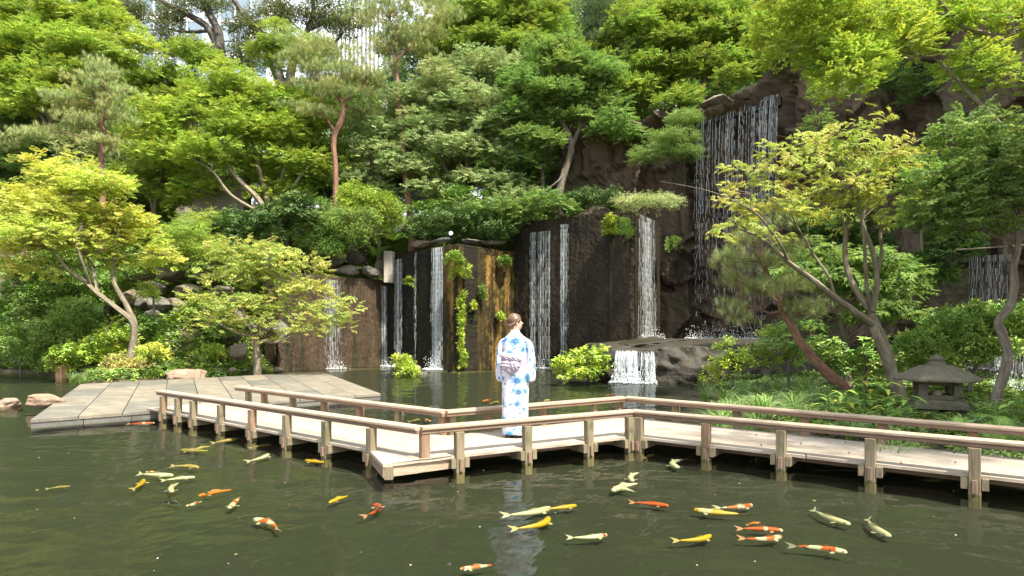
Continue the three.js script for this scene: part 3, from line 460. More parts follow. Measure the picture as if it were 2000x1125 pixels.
// ---------------------------------------------------------------- trees on the far bank
tree({ label: 'bright yellow maple with forked bare trunks leaning over the grassy bank', Z: 20.6, kind: 'maple', pal: 'yellow', cov: 1.7, scale: 0.95, barkMat: M.barkPale, bough: 0.03,
  stems: [{ p: [[256, 700], [262, 655], [258, 628, -0.1], [226, 600, -0.3], [190, 572, -0.4], [166, 550, -0.5], [135, 528, -0.7], [105, 492, -0.8], [70, 470, -1]], r: [0.13, 0.115, 0.095, 0.08, 0.072, 0.065, 0.052, 0.036, 0.02] },
    { p: [[262, 655], [262, 628, 0.2], [244, 590, 0.3], [222, 548, 0.3], [222, 510, 0.3], [228, 470, 0.4], [240, 440, 0.4], [260, 425, .5]], r: [0.10, 0.09, 0.078, 0.066, 0.056, 0.045, 0.032, 0.02] },
    { p: [[190, 572, -0.4], [182, 530, -0.2], [165, 495], [140, 470], [130, 430, .3]], r: [0.06, 0.055, 0.045, 0.035, 0.02] }, { p: [[178, 560, -0.4], [160, 510, -0.9], [148, 470, -1], [160, 440, -1]], r: [0.05, 0.045, 0.035, 0.02] }],
  blobs: [[140, 338, 75, 24, 0.3], [60, 372, 62, 26, -0.3], [195, 372, 80, 26], [115, 405, 100, 24, -0.6], [215, 425, 80, 20, 0.3], [40, 425, 60, 24, -0.5], [260, 462, 62, 16, 0.6], [100, 462, 90, 20, -0.8], [20, 480, 55, 18, -1], [180, 478, 60, 14, 0], [5, 380, 40, 30, 0.5], [90, 330, 45, 16, 0.6], [300, 488, 40, 9, 0.8], [235, 508, 60, 10, .5, .6], [50, 518, 60, 14, -.8, .6], [330, 500, 30, 7, .8, .6]] });
tree({ label: 'small yellow maple with thin flat leaf layers in front of the low waterfall wall', Z: 21.2, kind: 'maple', pal: 'yellowGreen', cov: 1.3, scale: 0.9, barkMat: M.barkPale, bough: 0.028,
  stems: [{ p: [[502, 690], [500, 672], [506, 645], [520, 600, 0.3], [535, 560, 0.4], [545, 520, 0.4]], r: [0.13, 0.11, 0.07, 0.05, 0.035, 0.02] }, { p: [[500, 672], [488, 640], [470, 600, -.4], [450, 560, -.6], [438, 520, -.7]], r: [0.09, 0.06, 0.045, 0.035, 0.018] }, { p: [[506, 670], [540, 668, -.3], [580, 652, -.5], [620, 632, -.7], [665, 612, -.8]], r: [0.08, 0.05, 0.04, 0.03, 0.015] }, { p: [[500, 660], [460, 648, -.5], [425, 630, -.7], [395, 600, -.8]], r: [0.06, 0.045, 0.03, 0.015] }, { p: [[512, 640], [560, 600, .2], [600, 560, .3], [630, 540, .4]], r: [0.05, 0.04, 0.03, 0.015] }],
  blobs: [[455, 490, 60, 16, -.5], [545, 492, 75, 18, .3], [620, 520, 50, 14, .3], [430, 535, 45, 14, -.6], [520, 535, 80, 16, .2], [600, 562, 60, 11, .2], [405, 585, 35, 11, -.8], [480, 585, 60, 13, -.4], [560, 600, 50, 9], [650, 600, 45, 9, -.7], [655, 628, 42, 8, -.8], [440, 625, 50, 9, -.6], [520, 630, 35, 8, -.5], [600, 640, 40, 7, -.5], [520, 655, 25, 6]] });
tree({ label: 'wide lime maple with many pale stems fanning up from the bank', Z: 29, pal: 'lime', cov: 2.0, barkMat: M.barkPale, bough: 0.03,
  stems: [{ p: [[520, 422], [505, 390], [460, 345], [430, 300], [395, 268], [360, 240], [330, 215]], r: [0.17, 0.14, 0.11, 0.085, 0.065, 0.05, 0.03] }, { p: [[524, 420], [520, 380, .5], [500, 310, .7], [490, 260, .8], [500, 210, 1]], r: [0.14, 0.12, 0.09, 0.06, 0.03] }, { p: [[530, 420], [545, 370, 1], [560, 320, 1], [590, 270, 1.2], [600, 230, 1.3]], r: [0.15, 0.12, 0.09, 0.06, 0.03] }, { p: [[500, 412, -.6], [450, 380, -1], [415, 335, -1.2], [380, 310, -1.4]], r: [0.10, 0.08, 0.06, 0.03] }, { p: [[568, 415, .6], [572, 370, .6], [600, 330, .4], [640, 300, .2]], r: [0.12, 0.09, 0.06, 0.03] }],
  blobs: [[440, 170, 80, 34, 1], [520, 195, 80, 40, 1], [370, 195, 70, 32], [310, 215, 45, 25, -.5], [450, 240, 90, 34], [330, 262, 65, 24, -.6], [540, 262, 80, 34, .6], [400, 296, 85, 22, -.8], [600, 230, 50, 36, 1.3], [300, 296, 50, 15, -1], [590, 312, 60, 20, .6], [480, 320, 60, 14, 1.6, .6], [370, 335, 55, 12, 1.2, .7], [620, 350, 50, 15, 1.5, .7], [510, 345, 60, 14, 2, .6], [450, 375, 90, 18, 2, .4], [570, 385, 80, 18, 2, .4], [350, 370, 60, 16, 1, .4]] });
tree({ label: 'tall lime maple rising over the glass building beside the yellow maple', Z: 32, pal: 'lime', cov: 2.3, bough: 0.03,
  stems: [{ p: [[120, 330], [110, 270], [95, 215], [100, 150], [120, 90]], r: [0.16, 0.14, 0.12, 0.08, 0.04] }, { p: [[110, 270], [70, 210], [40, 160], [20, 110]], r: [0.11, 0.08, 0.06, 0.03] }, { p: [[100, 215], [140, 165], [190, 120], [230, 90]], r: [0.09, 0.07, 0.05, 0.03] }],
  blobs: [[40, 20, 70, 40, 1], [130, 40, 70, 34, 1], [215, 55, 60, 28, 1], [60, 95, 85, 36], [170, 95, 80, 30], [270, 82, 40, 20, .5], [40, 150, 70, 30, -.5], [140, 150, 90, 26, -.5], [250, 115, 45, 15], [90, 195, 70, 22, -.8], [10, 200, 40, 30, -.8], [0, 60, 50, 50, 1], [180, 10, 50, 22, 1.4]] });
tree({ name: 'pine_tree', label: 'soft grey-green pine drooping behind the yellow maple', Z: 27, kind: 'pine', pal: 'sage', cov: 1.5, barkMat: M.barkPine, bough: 0.025,
  stems: [{ p: [[200, 360], [198, 300], [200, 240], [205, 190], [208, 150]], r: [0.13, 0.11, 0.085, 0.06, 0.03] }, { p: [[198, 245], [215, 268], [226, 300]], r: [0.05, 0.04, 0.02] }],
  blobs: [[205, 135, 45, 22], [190, 170, 65, 20], [225, 175, 40, 18], [150, 200, 60, 20], [220, 212, 50, 20], [110, 225, 35, 14], [165, 238, 70, 20], [240, 240, 30, 14], [120, 258, 40, 12], [195, 275, 55, 12], [50, 262, 55, 14, -.5], [225, 305, 22, 10], [15, 285, 40, 12, -.5]] });
tree({ name: 'pine_tree', label: 'red-barked pine with a crooked trunk above the waterfall wall', Z: 29.4, kind: 'pine', pal: 'sage', cov: 1.7, barkMat: M.barkPine, bough: 0.03,
  stems: [{ p: [[650, 492], [651, 470], [655, 400], [655, 330], [652, 272], [660, 250], [670, 226], [668, 200], [660, 188]], r: [0.15, 0.145, 0.14, 0.135, 0.13, 0.135, 0.125, 0.11, 0.07] }, { p: [[668, 200], [690, 185], [712, 165]], r: [0.07, 0.05, 0.03] }, { p: [[666, 228], [650, 215], [630, 205]], r: [0.06, 0.05, 0.025] }, { p: [[655, 258], [640, 235], [622, 175], [610, 140]], r: [0.07, 0.06, 0.045, 0.03] }],
  blobs: [[640, 90, 60, 20, .4], [600, 120, 60, 18], [680, 120, 60, 20, .3], [640, 150, 75, 18], [710, 150, 45, 18], [585, 165, 40, 14], [660, 180, 65, 14], [720, 185, 30, 13], [590, 205, 50, 12, -.5], [700, 215, 45, 14, .6], [620, 225, 40, 10, -.5], [735, 175, 35, 20, 1], [575, 85, 50, 14, 1]] });
tree({ name: 'pine_tree', label: 'tall slender pine with a straight red trunk above the bright stream', Z: 30.2, kind: 'pine', pal: 'sage', cov: 1.5, barkMat: M.barkPine, bough: 0.03,
  stems: [{ p: [[803, 452], [798, 400], [792, 340], [787, 280], [780, 210], [775, 150], [773, 112]], r: [0.155, 0.15, 0.14, 0.13, 0.12, 0.105, 0.08] }, { p: [[774, 118], [768, 85], [766, 60], [760, 30]], r: [0.08, 0.06, 0.05, 0.03] }, { p: [[775, 115], [790, 100], [788, 90]], r: [0.06, 0.04, 0.03] }],
  blobs: [[775, 20, 60, 22], [720, 35, 45, 18], [830, 35, 50, 16], [760, 60, 45, 16], [800, 75, 50, 16], [840, 60, 35, 15], [745, 100, 35, 12], [815, 100, 40, 12], [735, 8, 50, 18, .5], [840, 5, 50, 22, .5], [765, 125, 25, 8], [880, 35, 40, 14]] });
tree({ label: 'spreading grey-green maple with dark twin stems above the waterfall walls', Z: 30.8, pal: 'silver', cov: 2.0, bough: 0.03,
  stems: [{ p: [[908, 392], [912, 340], [915, 300], [912, 270], [900, 220], [880, 180]], r: [0.18, 0.16, 0.13, 0.10, 0.06, 0.03] }, { p: [[905, 385], [895, 340], [905, 300], [925, 260], [950, 200]], r: [0.12, 0.10, 0.08, 0.06, 0.03] }, { p: [[908, 390], [870, 330], [850, 280], [830, 230]], r: [0.11, 0.08, 0.06, 0.03] }],
  blobs: [[870, 150, 80, 34], [960, 130, 80, 36, .5], [810, 195, 60, 26], [920, 205, 90, 30], [840, 240, 75, 22, -.5], [760, 245, 50, 22, -.6], [960, 250, 80, 20, -.4], [870, 285, 80, 16, -.8], [740, 285, 50, 16, -.8], [800, 320, 55, 14, -1], [960, 290, 70, 16, -.8], [900, 345, 55, 10, -1], [850, 365, 55, 10, -1.3], [960, 352, 60, 12, -1.2], [1000, 385, 60, 10, -1.4], [1020, 225, 50, 25, 0]] });
tree({ label: 'green maple with a leaning trunk at the foot of the cliff', Z: 29.4, pal: 'green', cov: 2.1, bough: 0.03,
  stems: [{ p: [[1092, 380], [1100, 345], [1115, 295], [1112, 262], [1095, 235], [1080, 200], [1060, 170]], r: [0.2, 0.18, 0.15, 0.11, 0.08, 0.06, 0.03] }, { p: [[1115, 290], [1132, 250], [1142, 225], [1170, 205]], r: [0.12, 0.10, 0.07, 0.03] }, { p: [[1060, 400, .8], [1058, 330, .8], [1040, 290, .6], [1020, 255, .6]], r: [0.11, 0.09, 0.07, 0.03] }, { p: [[1060, 330, .8], [1075, 285, .6], [1085, 255, .6]], r: [0.07, 0.05, 0.03] }],
  blobs: [[1080, 120, 85, 36], [1010, 155, 60, 30], [1150, 150, 70, 34], [1070, 185, 90, 26], [1170, 200, 60, 20], [1010, 220, 50, 18], [1110, 225, 60, 14], [1200, 240, 55, 14, -1], [1050, 265, 60, 13, -.8], [1240, 262, 40, 10, -1], [1010, 310, 40, 12], [1060, 390, 60, 12, -2], [1110, 400, 45, 9, -2.4], [1000, 420, 45, 10, -1.8], [950, 405, 60, 12, -1.5]] });
tree({ label: 'fresh green maple high on the slope over the tall pine', Z: 35, pal: 'fresh', cov: 2.4, bough: 0.03,
  stems: [{ p: [[960, 260], [955, 180], [960, 120], [970, 60]], r: [0.2, 0.16, 0.12, 0.05] }], blobs: [[900, 40, 80, 40], [990, 60, 90, 45], [920, 100, 80, 30], [1040, 30, 70, 40], [1010, 105, 80, 26], [860, 80, 50, 30], [960, 10, 80, 30]] });
tree({ label: 'fresh green maple with a grey trunk on the cliff top beside the tall waterfall', Z: 31, pal: 'fresh', cov: 2.3, bough: 0.03, barkMat: M.barkPale,
  stems: [{ p: [[1377, 165], [1377, 140], [1378, 100], [1376, 60], [1370, 10]], r: [0.17, 0.16, 0.15, 0.12, 0.05] }, { p: [[1376, 75], [1340, 40], [1310, 20]], r: [0.07, 0.05, 0.03] }, { p: [[1377, 105], [1420, 125], [1455, 128]], r: [0.05, 0.035, 0.02] }],
  blobs: [[1340, 30, 80, 40], [1440, 30, 80, 36], [1300, 85, 60, 30], [1390, 75, 75, 26], [1480, 85, 70, 26], [1420, 118, 70, 16, -1], [1330, 125, 45, 18, -.6], [1500, 130, 50, 14, -1], [1250, 40, 60, 35], [1270, 130, 50, 18, -.5], [1440, 155, 50, 10, -1.5], [1330, 190, 40, 14, -1.6], [1240, 180, 50, 18, -.5]] });
tree({ name: 'pine_tree', label: 'dusky pine with a bare bent limb in the wood above the cliff', Z: 32, kind: 'pine', pal: 'pineDark', cov: 1.7, barkMat: M.barkPine, bough: 0.03,
  stems: [{ p: [[1310, 150], [1300, 60], [1280, 10]], r: [0.15, 0.12, 0.06] }, { p: [[1250, 66], [1215, 68], [1190, 85], [1165, 105]], r: [0.06, 0.065, 0.05, 0.03] }, { p: [[1300, 60], [1280, 60], [1250, 66]], r: [0.06, 0.06, 0.06] }],
  blobs: [[1150, 90, 60, 20], [1200, 60, 70, 22], [1140, 120, 50, 16], [1230, 110, 60, 18], [1180, 20, 70, 26], [1260, 30, 50, 24]] });
// hanging maple spray over the edge by the main fall
tree({ label: 'lime maple boughs hanging over the cliff edge beside the tall waterfall', Z: 25.5, pal: 'lime', cov: 2.0, scale: 0.85, bough: 0.03,
  stems: [{ p: [[1650, 130], [1600, 110], [1550, 100], [1500, 110]], r: [0.14, 0.10, 0.06, 0.03] }, { p: [[1640, 125], [1630, 70], [1600, 20]], r: [0.12, 0.08, 0.04] }],
  blobs: [[1560, 40, 80, 34], [1650, 30, 80, 36], [1600, 90, 80, 22], [1690, 80, 60, 26], [1540, 90, 50, 20], [1630, 130, 70, 16], [1570, 145, 40, 10], [1500, 55, 50, 26]] });
// big dark evergreen whose limbs cross the glass building
tree({ name: 'camphor_tree', label: 'old dark evergreen with heavy twisting limbs before the glass building', Z: 42, kind: 'big', pal: 'olive', cov: 1.3, barkMat: M.barkDark, bough: 0.05, sides: 8,
  stems: [{ p: [[435, 260], [432, 180], [430, 100], [425, 60], [405, 20], [385, -30]], r: [0.5, 0.45, 0.36, 0.3, 0.22, 0.12] }, { p: [[440, 170], [410, 60], [370, 30], [320, 5], [290, -20]], r: [0.3, 0.24, 0.2, 0.15, 0.08] }, { p: [[560, 200], [530, 110], [500, 55], [470, 20], [445, -20]], r: [0.42, 0.34, 0.28, 0.2, 0.12] }, { p: [[560, 200], [575, 110], [600, 60], [612, 20], [605, -20]], r: [0.36, 0.28, 0.2, 0.14, 0.08] }, { p: [[590, 85], [620, 78], [650, 85], [672, 62]], r: [0.22, 0.17, 0.12, 0.05] }, { p: [[600, 60], [640, 42], [660, 42]], r: [0.13, 0.1, 0.05] }, { p: [[410, 60], [355, 62], [310, 50]], r: [0.14, 0.1, 0.05] }],
  blobs: [[250, 20, 60, 24], [330, 30, 50, 24], [330, 80, 45, 28], [400, 10, 60, 20], [470, 60, 40, 30], [540, 30, 60, 30], [620, 20, 50, 26], [660, 50, 40, 30], [480, 120, 50, 24], [690, 15, 40, 30], [390, 110, 50, 18], [590, 110, 40, 20], [640, 110, 40, 16]] });
tree({ label: 'green maple screening the pale house behind the soft pine', Z: 33.5, pal: 'green', cov: 2.0, stems: [{ p: [[90, 400], [85, 330], [60, 290]], r: [0.14, 0.1, 0.05] }, { p: [[90, 390], [130, 330], [170, 300]], r: [0.1, 0.08, 0.04] }], blobs: [[30, 240, 60, 30], [110, 290, 80, 24], [20, 310, 60, 26], [200, 320, 70, 20], [270, 340, 50, 20], [90, 330, 70, 20], [290, 240, 40, 34], [260, 290, 50, 20]] });
tree({ label: 'fresh maple between the tall lime maple and the old dark evergreen', Z: 36, pal: 'fresh', cov: 2.0, stems: [{ p: [[400, 260], [395, 200], [380, 150]], r: [0.14, 0.1, 0.05] }], blobs: [[380, 100, 50, 20], [340, 140, 45, 20], [410, 125, 40, 20], [290, 170, 40, 22], [540, 70, 45, 26], [590, 100, 60, 22], [520, 110, 40, 20], [350, 180, 50, 22]] });
// slender understorey maples with open crowns between the larger trees
for (const [x, y, Z, pal, label, dx] of [[300, 400, 31, 'fresh', 'slender open maple rising between the soft pine and the wide lime maple', 20], [640, 400, 31.5, 'fresh', 'slender open maple behind the crooked red-barked pine', -20], [740, 400, 31, 'silver', 'slender grey-green maple between the two red-barked pines', 10], [1010, 390, 30.5, 'green', 'slender open maple in front of the dark thicket', 10], [160, 420, 31, 'silver', 'slender open maple behind the crown of the forked yellow maple', -20], [850, 390, 32, 'fresh', 'slender open maple beyond the tall slender pine', 30], [1200, 250, 31.5, 'fresh', 'slender open maple on the cliff shoulder', 20], [560, 380, 33, 'lime', 'slender lime maple behind the wide lime maple', 30]])
  tree({ label, Z, pal, cov: 1.1, barkMat: M.barkMaple, bough: 0.022, stems: [{ p: [[x, y + 30], [x + dx * 0.3, y - 20], [x + dx, y - 80], [x + dx * 1.2, y - 140]], r: [0.09, 0.075, 0.055, 0.03] }, { p: [[x, y + 20], [x - dx * 0.8, y - 40], [x - dx * 1.8, y - 90]], r: [0.07, 0.055, 0.03] }],
    blobs: [[x, y - 30, 60, 14], [x - 30, y - 60, 55, 16], [x + 35, y - 75, 60, 18], [x - 10, y - 110, 65, 20], [x + 30, y - 140, 55, 22], [x - 35, y - 150, 45, 20], [x + 10, y - 180, 45, 18]] });
// the wood behind
{
  const woods = [[60, 235, 38, 0.95], [180, 260, 36, 0.9], [330, 240, 38, 0.9], [0, 120, 41, 0.9], [-10, 260, 36, 0.9], [120, 160, 42, 0.7], [480, 300, 36, 0.6], [400, 320, 35, 0.55], [280, 330, 35, 0.6], [1330, 120, 36, 0.8], [1450, 100, 36, 0.8], [250, 190, 44, 0.7], [620, 200, 43, 0.7], [455, 240, 39, 0.7], [560, 280, 37, 0.8], [700, 250, 38, 1], [820, 150, 41, 1.15], [930, 90, 42, 1.2], [1050, 60, 40, 1.2], [1160, 70, 42, 1.2], [1270, 30, 41, 1.2], [1390, 10, 42, 1.2], [1520, 0, 40, 1.2], [1650, -20, 38, 1.2], [1790, -20, 36, 1.2], [1930, -20, 34, 1.2], [1100, 200, 37, 1], [1220, 150, 38, 1], [980, 240, 38, 1], [850, 290, 37, 1]];
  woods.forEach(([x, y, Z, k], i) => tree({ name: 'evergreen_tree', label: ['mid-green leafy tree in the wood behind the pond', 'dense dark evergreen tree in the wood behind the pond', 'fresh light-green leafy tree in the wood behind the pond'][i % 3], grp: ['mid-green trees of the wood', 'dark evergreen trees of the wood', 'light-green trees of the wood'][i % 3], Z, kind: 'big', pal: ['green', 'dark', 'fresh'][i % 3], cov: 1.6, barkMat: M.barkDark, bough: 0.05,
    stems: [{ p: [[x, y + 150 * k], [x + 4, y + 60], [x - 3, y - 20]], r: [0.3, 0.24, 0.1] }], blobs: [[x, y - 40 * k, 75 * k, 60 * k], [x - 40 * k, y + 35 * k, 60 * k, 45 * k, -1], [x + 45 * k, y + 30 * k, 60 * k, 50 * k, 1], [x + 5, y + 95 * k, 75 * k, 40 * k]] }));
}
// ---------------------------------------------------------------- trees and shrubs near the footbridge
tree({ label: 'slender grey maple with twisting bare stems and star leaves beside the stone lantern', Z: 12, kind: 'mapleNear', pal: 'yellowGreen', cov: 0.5, barkMat: M.barkPale, bough: 0.02, scale: 1.25, sides: 10,
  stems: [{ p: [[1755, 768], [1738, 718], [1722, 675], [1708, 642], [1702, 612]], r: [0.13, 0.112, 0.098, 0.085, 0.07] }, { p: [[1745, 730, 0.12], [1730, 672, 0.2], [1712, 630, 0.15], [1704, 606, 0.1]], r: [0.08, 0.065, 0.055, 0.05] },
    { p: [[1706, 635], [1662, 603, -.2], [1626, 577, -.3], [1590, 548, -.4], [1548, 518, -.5], [1520, 494, -.6], [1482, 462, -.7], [1445, 448, -.8]], r: [0.075, 0.065, 0.058, 0.05, 0.043, 0.038, 0.028, 0.015] }, { p: [[1698, 604], [1672, 566, .2], [1656, 530, .3], [1650, 486, .3], [1652, 448, .3], [1640, 420, .4], [1606, 400, .4], [1584, 366, .3]], r: [0.065, 0.06, 0.055, 0.05, 0.045, 0.038, 0.03, 0.015] },
    { p: [[1703, 606], [1712, 560, -.1], [1707, 500, -.2], [1690, 452, -.2], [1681, 420, -.2], [1674, 372, -.2]], r: [0.065, 0.055, 0.048, 0.04, 0.032, 0.015] }, { p: [[1711, 545, -.1], [1722, 492, .1], [1720, 452, .2], [1742, 412, .3], [1754, 384, .3]], r: [0.035, 0.032, 0.028, 0.022, 0.012] }, { p: [[1700, 610], [1692, 545, -.3], [1688, 470, -.4], [1684, 430, -.5], [1700, 385, -.5]], r: [0.04, 0.035, 0.03, 0.024, 0.012] },
    { p: [[1630, 580, -.3], [1618, 540, -.3], [1588, 496, -.2], [1560, 448, -.2], [1540, 425, -.2]], r: [0.03, 0.028, 0.023, 0.018, 0.01] }, { p: [[1540, 512, -.5], [1520, 470, -.9], [1480, 420, -1], [1440, 395, -1.1], [1380, 372, -1.2], [1290, 354, -1.3]], r: [0.028, 0.022, 0.018, 0.013, 0.009, 0.004] }],
  blobs: [[1490, 322, 60, 22], [1565, 290, 65, 34], [1640, 290, 75, 38], [1715, 315, 70, 36], [1775, 300, 40, 26], [1560, 356, 80, 26, -.3], [1650, 362, 80, 26, -.2], [1730, 372, 60, 22], [1455, 385, 55, 18, -.8], [1425, 432, 36, 12, -.9], [1515, 410, 65, 18, -.5], [1600, 415, 45, 14, .2], [1770, 395, 40, 14, .2], [1690, 420, 35, 12], [1480, 465, 40, 10, -.7]] });
tree({ name: 'pine_tree', label: 'young pine with a slanting red-brown trunk under the grey maple', Z: 13.2, kind: 'pineNear', pal: 'sage', cov: 1.3, barkMat: M.barkPine, bough: 0.02, scale: 1.15, sides: 9,
  stems: [{ p: [[1648, 760], [1630, 742], [1596, 708], [1560, 662], [1533, 612], [1512, 568], [1492, 520], [1476, 478]], r: [0.13, 0.12, 0.105, 0.09, 0.08, 0.07, 0.05, 0.03] }, { p: [[1512, 566], [1490, 572, -.3], [1462, 560, -.5], [1440, 545, -.6]], r: [0.035, 0.03, 0.025, 0.012] }, { p: [[1530, 605], [1505, 612, -.2], [1475, 600, -.4], [1450, 600, -.5]], r: [0.03, 0.025, 0.02, 0.01] }],
  blobs: [[1475, 465, 45, 22], [1440, 505, 40, 20, -.4], [1500, 510, 45, 22], [1430, 548, 36, 18, -.5], [1480, 560, 45, 16, -.3], [1540, 480, 35, 20], [1440, 598, 36, 16, -.5], [1560, 605, 45, 14], [1600, 600, 35, 12], [1455, 625, 25, 10, -.4], [1550, 560, 40, 14, .4], [1525, 440, 35, 18, .3]] });
tree({ name: 'lace_maple', label: 'low weeping laceleaf maple with golden green layers behind the grey maple', Z: 14.6, kind: 'lace', pal: 'green', cov: 1.7, barkMat: M.barkMaple, bough: 0.018, scale: 1.15, sides: 9,
  stems: [{ p: [[1655, 745], [1652, 700], [1652, 665], [1645, 635], [1660, 600], [1655, 560]], r: [0.10, 0.09, 0.08, 0.06, 0.045, 0.02] }, { p: [[1652, 662], [1672, 645], [1690, 625], [1720, 600]], r: [0.045, 0.04, 0.03, 0.015] }, { p: [[1650, 655], [1625, 655], [1590, 660], [1575, 640]], r: [0.045, 0.035, 0.025, 0.012] }],
  blobs: [[1570, 492, 50, 20], [1640, 515, 55, 22], [1700, 500, 55, 20], [1600, 530, 55, 18], [1745, 525, 45, 18], [1680, 550, 60, 14], [1540, 520, 35, 14], [1720, 592, 65, 14], [1770, 605, 35, 9], [1760, 565, 30, 10], [1560, 620, 40, 14], [1530, 660, 40, 12], [1690, 610, 40, 9]] });
tree({ label: 'green maple with a crooked dark trunk beyond the stone lantern', Z: 10.6, kind: 'maple', pal: 'green', cov: 1.6, scale: 0.8, bough: 0.018, sides: 9,
  stems: [{ p: [[1944, 810], [1948, 770], [1962, 728], [1968, 690], [1956, 648], [1950, 630], [1972, 598], [1981, 560], [1980, 520], [1988, 486], [1986, 450], [1976, 420]], r: [0.09, 0.085, 0.08, 0.075, 0.075, 0.07, 0.065, 0.06, 0.055, 0.05, 0.035, 0.02] }, { p: [[1985, 515], [1966, 502], [1962, 470], [1945, 425]], r: [0.035, 0.03, 0.025, 0.012] }],
  blobs: [[1850, 400, 60, 22], [1930, 380, 75, 32], [1890, 325, 80, 34], [1975, 320, 55, 40], [1960, 425, 45, 18], [1870, 275, 60, 26], [1960, 265, 50, 24], [1820, 350, 45, 20], [1890, 430, 45, 14], [2030, 360, 60, 60]] });
tree({ label: 'overhanging maple whose dark limbs reach in above the cliff', Z: 14, kind: 'maple', pal: 'lime', cov: 1.7, scale: 0.85, bough: 0.022, sides: 9,
  stems: [{ p: [[2290, 640], [2240, 500], [2150, 330], [2040, 200], [1990, 110], [1972, 40], [1975, -60]], r: [0.24, 0.22, 0.18, 0.12, 0.085, 0.07, 0.04] }, { p: [[2060, 220], [2005, 115], [1940, 72], [1880, 52], [1845, 15], [1815, -30]], r: [0.10, 0.08, 0.065, 0.055, 0.045, 0.03] }, { p: [[2110, 300], [2050, 320, -.2], [1990, 280, -.3], [1935, 225, -.3], [1880, 168, -.2], [1845, 130], [1820, 110]], r: [0.09, 0.075, 0.065, 0.055, 0.04, 0.025, 0.012] }, { p: [[2070, 170], [2010, 128], [1955, 126], [1900, 120], [1858, 106], [1800, 110], [1745, 96]], r: [0.06, 0.05, 0.045, 0.038, 0.03, 0.022, 0.01] }],
  blobs: [[1540, 30, 70, 30], [1560, 80, 60, 24], [1700, 50, 85, 28], [1800, 30, 90, 30], [1600, 10, 80, 24], [1625, 100, 60, 20], [1680, 120, 80, 22, -.3], [1765, 95, 75, 20], [1900, 15, 80, 30], [1950, 150, 60, 20, -.3], [1985, 55, 45, 30], [1890, 120, 50, 14], [1610, 45, 55, 28], [1655, 160, 45, 10, -.4], [2100, -60, 150, 80, 0.5], [2140, 90, 110, 70]] });
tree({ name: 'creeper', category: 'creeper', label: 'leafy creeper hanging over the shaded cliff beside the overhanging maple', Z: 21.5, pal: 'green', cov: 1.4, rootDrop: false, stems: [{ p: [[1700, 130, 0.4], [1710, 160], [1720, 190]], r: [0.03, 0.02, 0.01] }], blobs: [[1700, 165, 50, 14], [1800, 185, 50, 12], [1900, 200, 45, 18], [1620, 185, 35, 12], [1760, 150, 40, 14], [1600, 240, 25, 14], [1850, 160, 40, 12]] });
// unseen trees shading the lantern's corner; the broad evergreen is added to shade the deck
tree({ label: 'leafy maple standing on the bank past the end of the footbridge', Z: 8.2, kind: 'maple', pal: 'green', cov: 1.6, scale: 1.5, stems: [{ p: [[2520, 760], [2500, 500], [2440, 200], [2380, -100]], r: [0.2, 0.17, 0.13, 0.08] }], blobs: [[2350, -20, 200, 80], [2500, 50, 200, 100], [2600, -100, 220, 120], [2420, -150, 160, 60]] });
tree({ name: 'evergreen_tree', label: 'broad evergreen tree added out of view to shade the end of the footbridge', Z: 5, kind: 'big', pal: 'dark', cov: 1.1, barkMat: M.barkDark, stems: [{ p: [[3500, 1000], [3450, 300], [3300, -300], [3150, -700]], r: [0.3, 0.26, 0.2, 0.1] }], blobs: [[3000, -620, 420, 220], [3400, -700, 420, 260], [2800, -800, 380, 160, -0.5], [3200, -950, 420, 200], [3300, -400, 350, 200, 1.5]] });
shrub({ label: 'broad rounded green shrub over the stone lantern', Z: 12.4, kind: 'azalea', pal: 'green', cov: 3.2, scale: 1.15, stems: [{ p: [[1900, 790], [1895, 750], [1910, 700], [1900, 660]], r: [0.05, 0.045, 0.035, 0.02] }, { p: [[1900, 745], [1860, 715], [1830, 690]], r: [0.03, 0.025, 0.015] }, { p: [[1900, 745], [1950, 725], [1990, 700]], r: [0.03, 0.025, 0.015] }], blobs: [[1850, 640, 75, 26], [1930, 620, 70, 28], [1800, 672, 50, 24], [1880, 680, 80, 30], [1970, 655, 50, 40], [1830, 705, 50, 16], [1990, 610, 50, 24]] });
shrub({ label: 'dark glossy evergreen shrub growing against the shaded cliff', Z: 16, kind: 'broad', pal: 'dark', cov: 2.4, blobs: [[1800, 430, 45, 26], [1850, 470, 55, 34], [1810, 510, 50, 34], [1870, 420, 50, 24], [1790, 560, 35, 16], [1845, 545, 40, 18]] });
shrub({ label: 'dark evergreen shrub filling the gap behind the slender grey maple', Z: 18, kind: 'broad', pal: 'dark', cov: 2.2, blobs: [[1620, 440, 60, 40], [1690, 460, 60, 30], [1580, 480, 40, 30], [1660, 400, 50, 26], [1550, 430, 40, 30]] });
shrub({ label: 'dense shrub at the right bank foot of the laceleaf maple', Z: 13.6, kind: 'broad', pal: 'green', cov: 1.6, blobs: [[1690, 700, 45, 26], [1640, 690, 40, 26], [1780, 720, 30, 26], [1600, 700, 40, 18]] });
shrub({ label: 'fresh yellow-green shrub on the bank by the wet rock ledge', Z: 15.5, kind: 'broad', pal: 'lime', cov: 1.4, scale: 0.8, blobs: [[1430, 690, 40, 26], [1480, 700, 40, 20], [1410, 730, 35, 14], [1500, 670, 30, 14], [1550, 690, 40, 16]] });
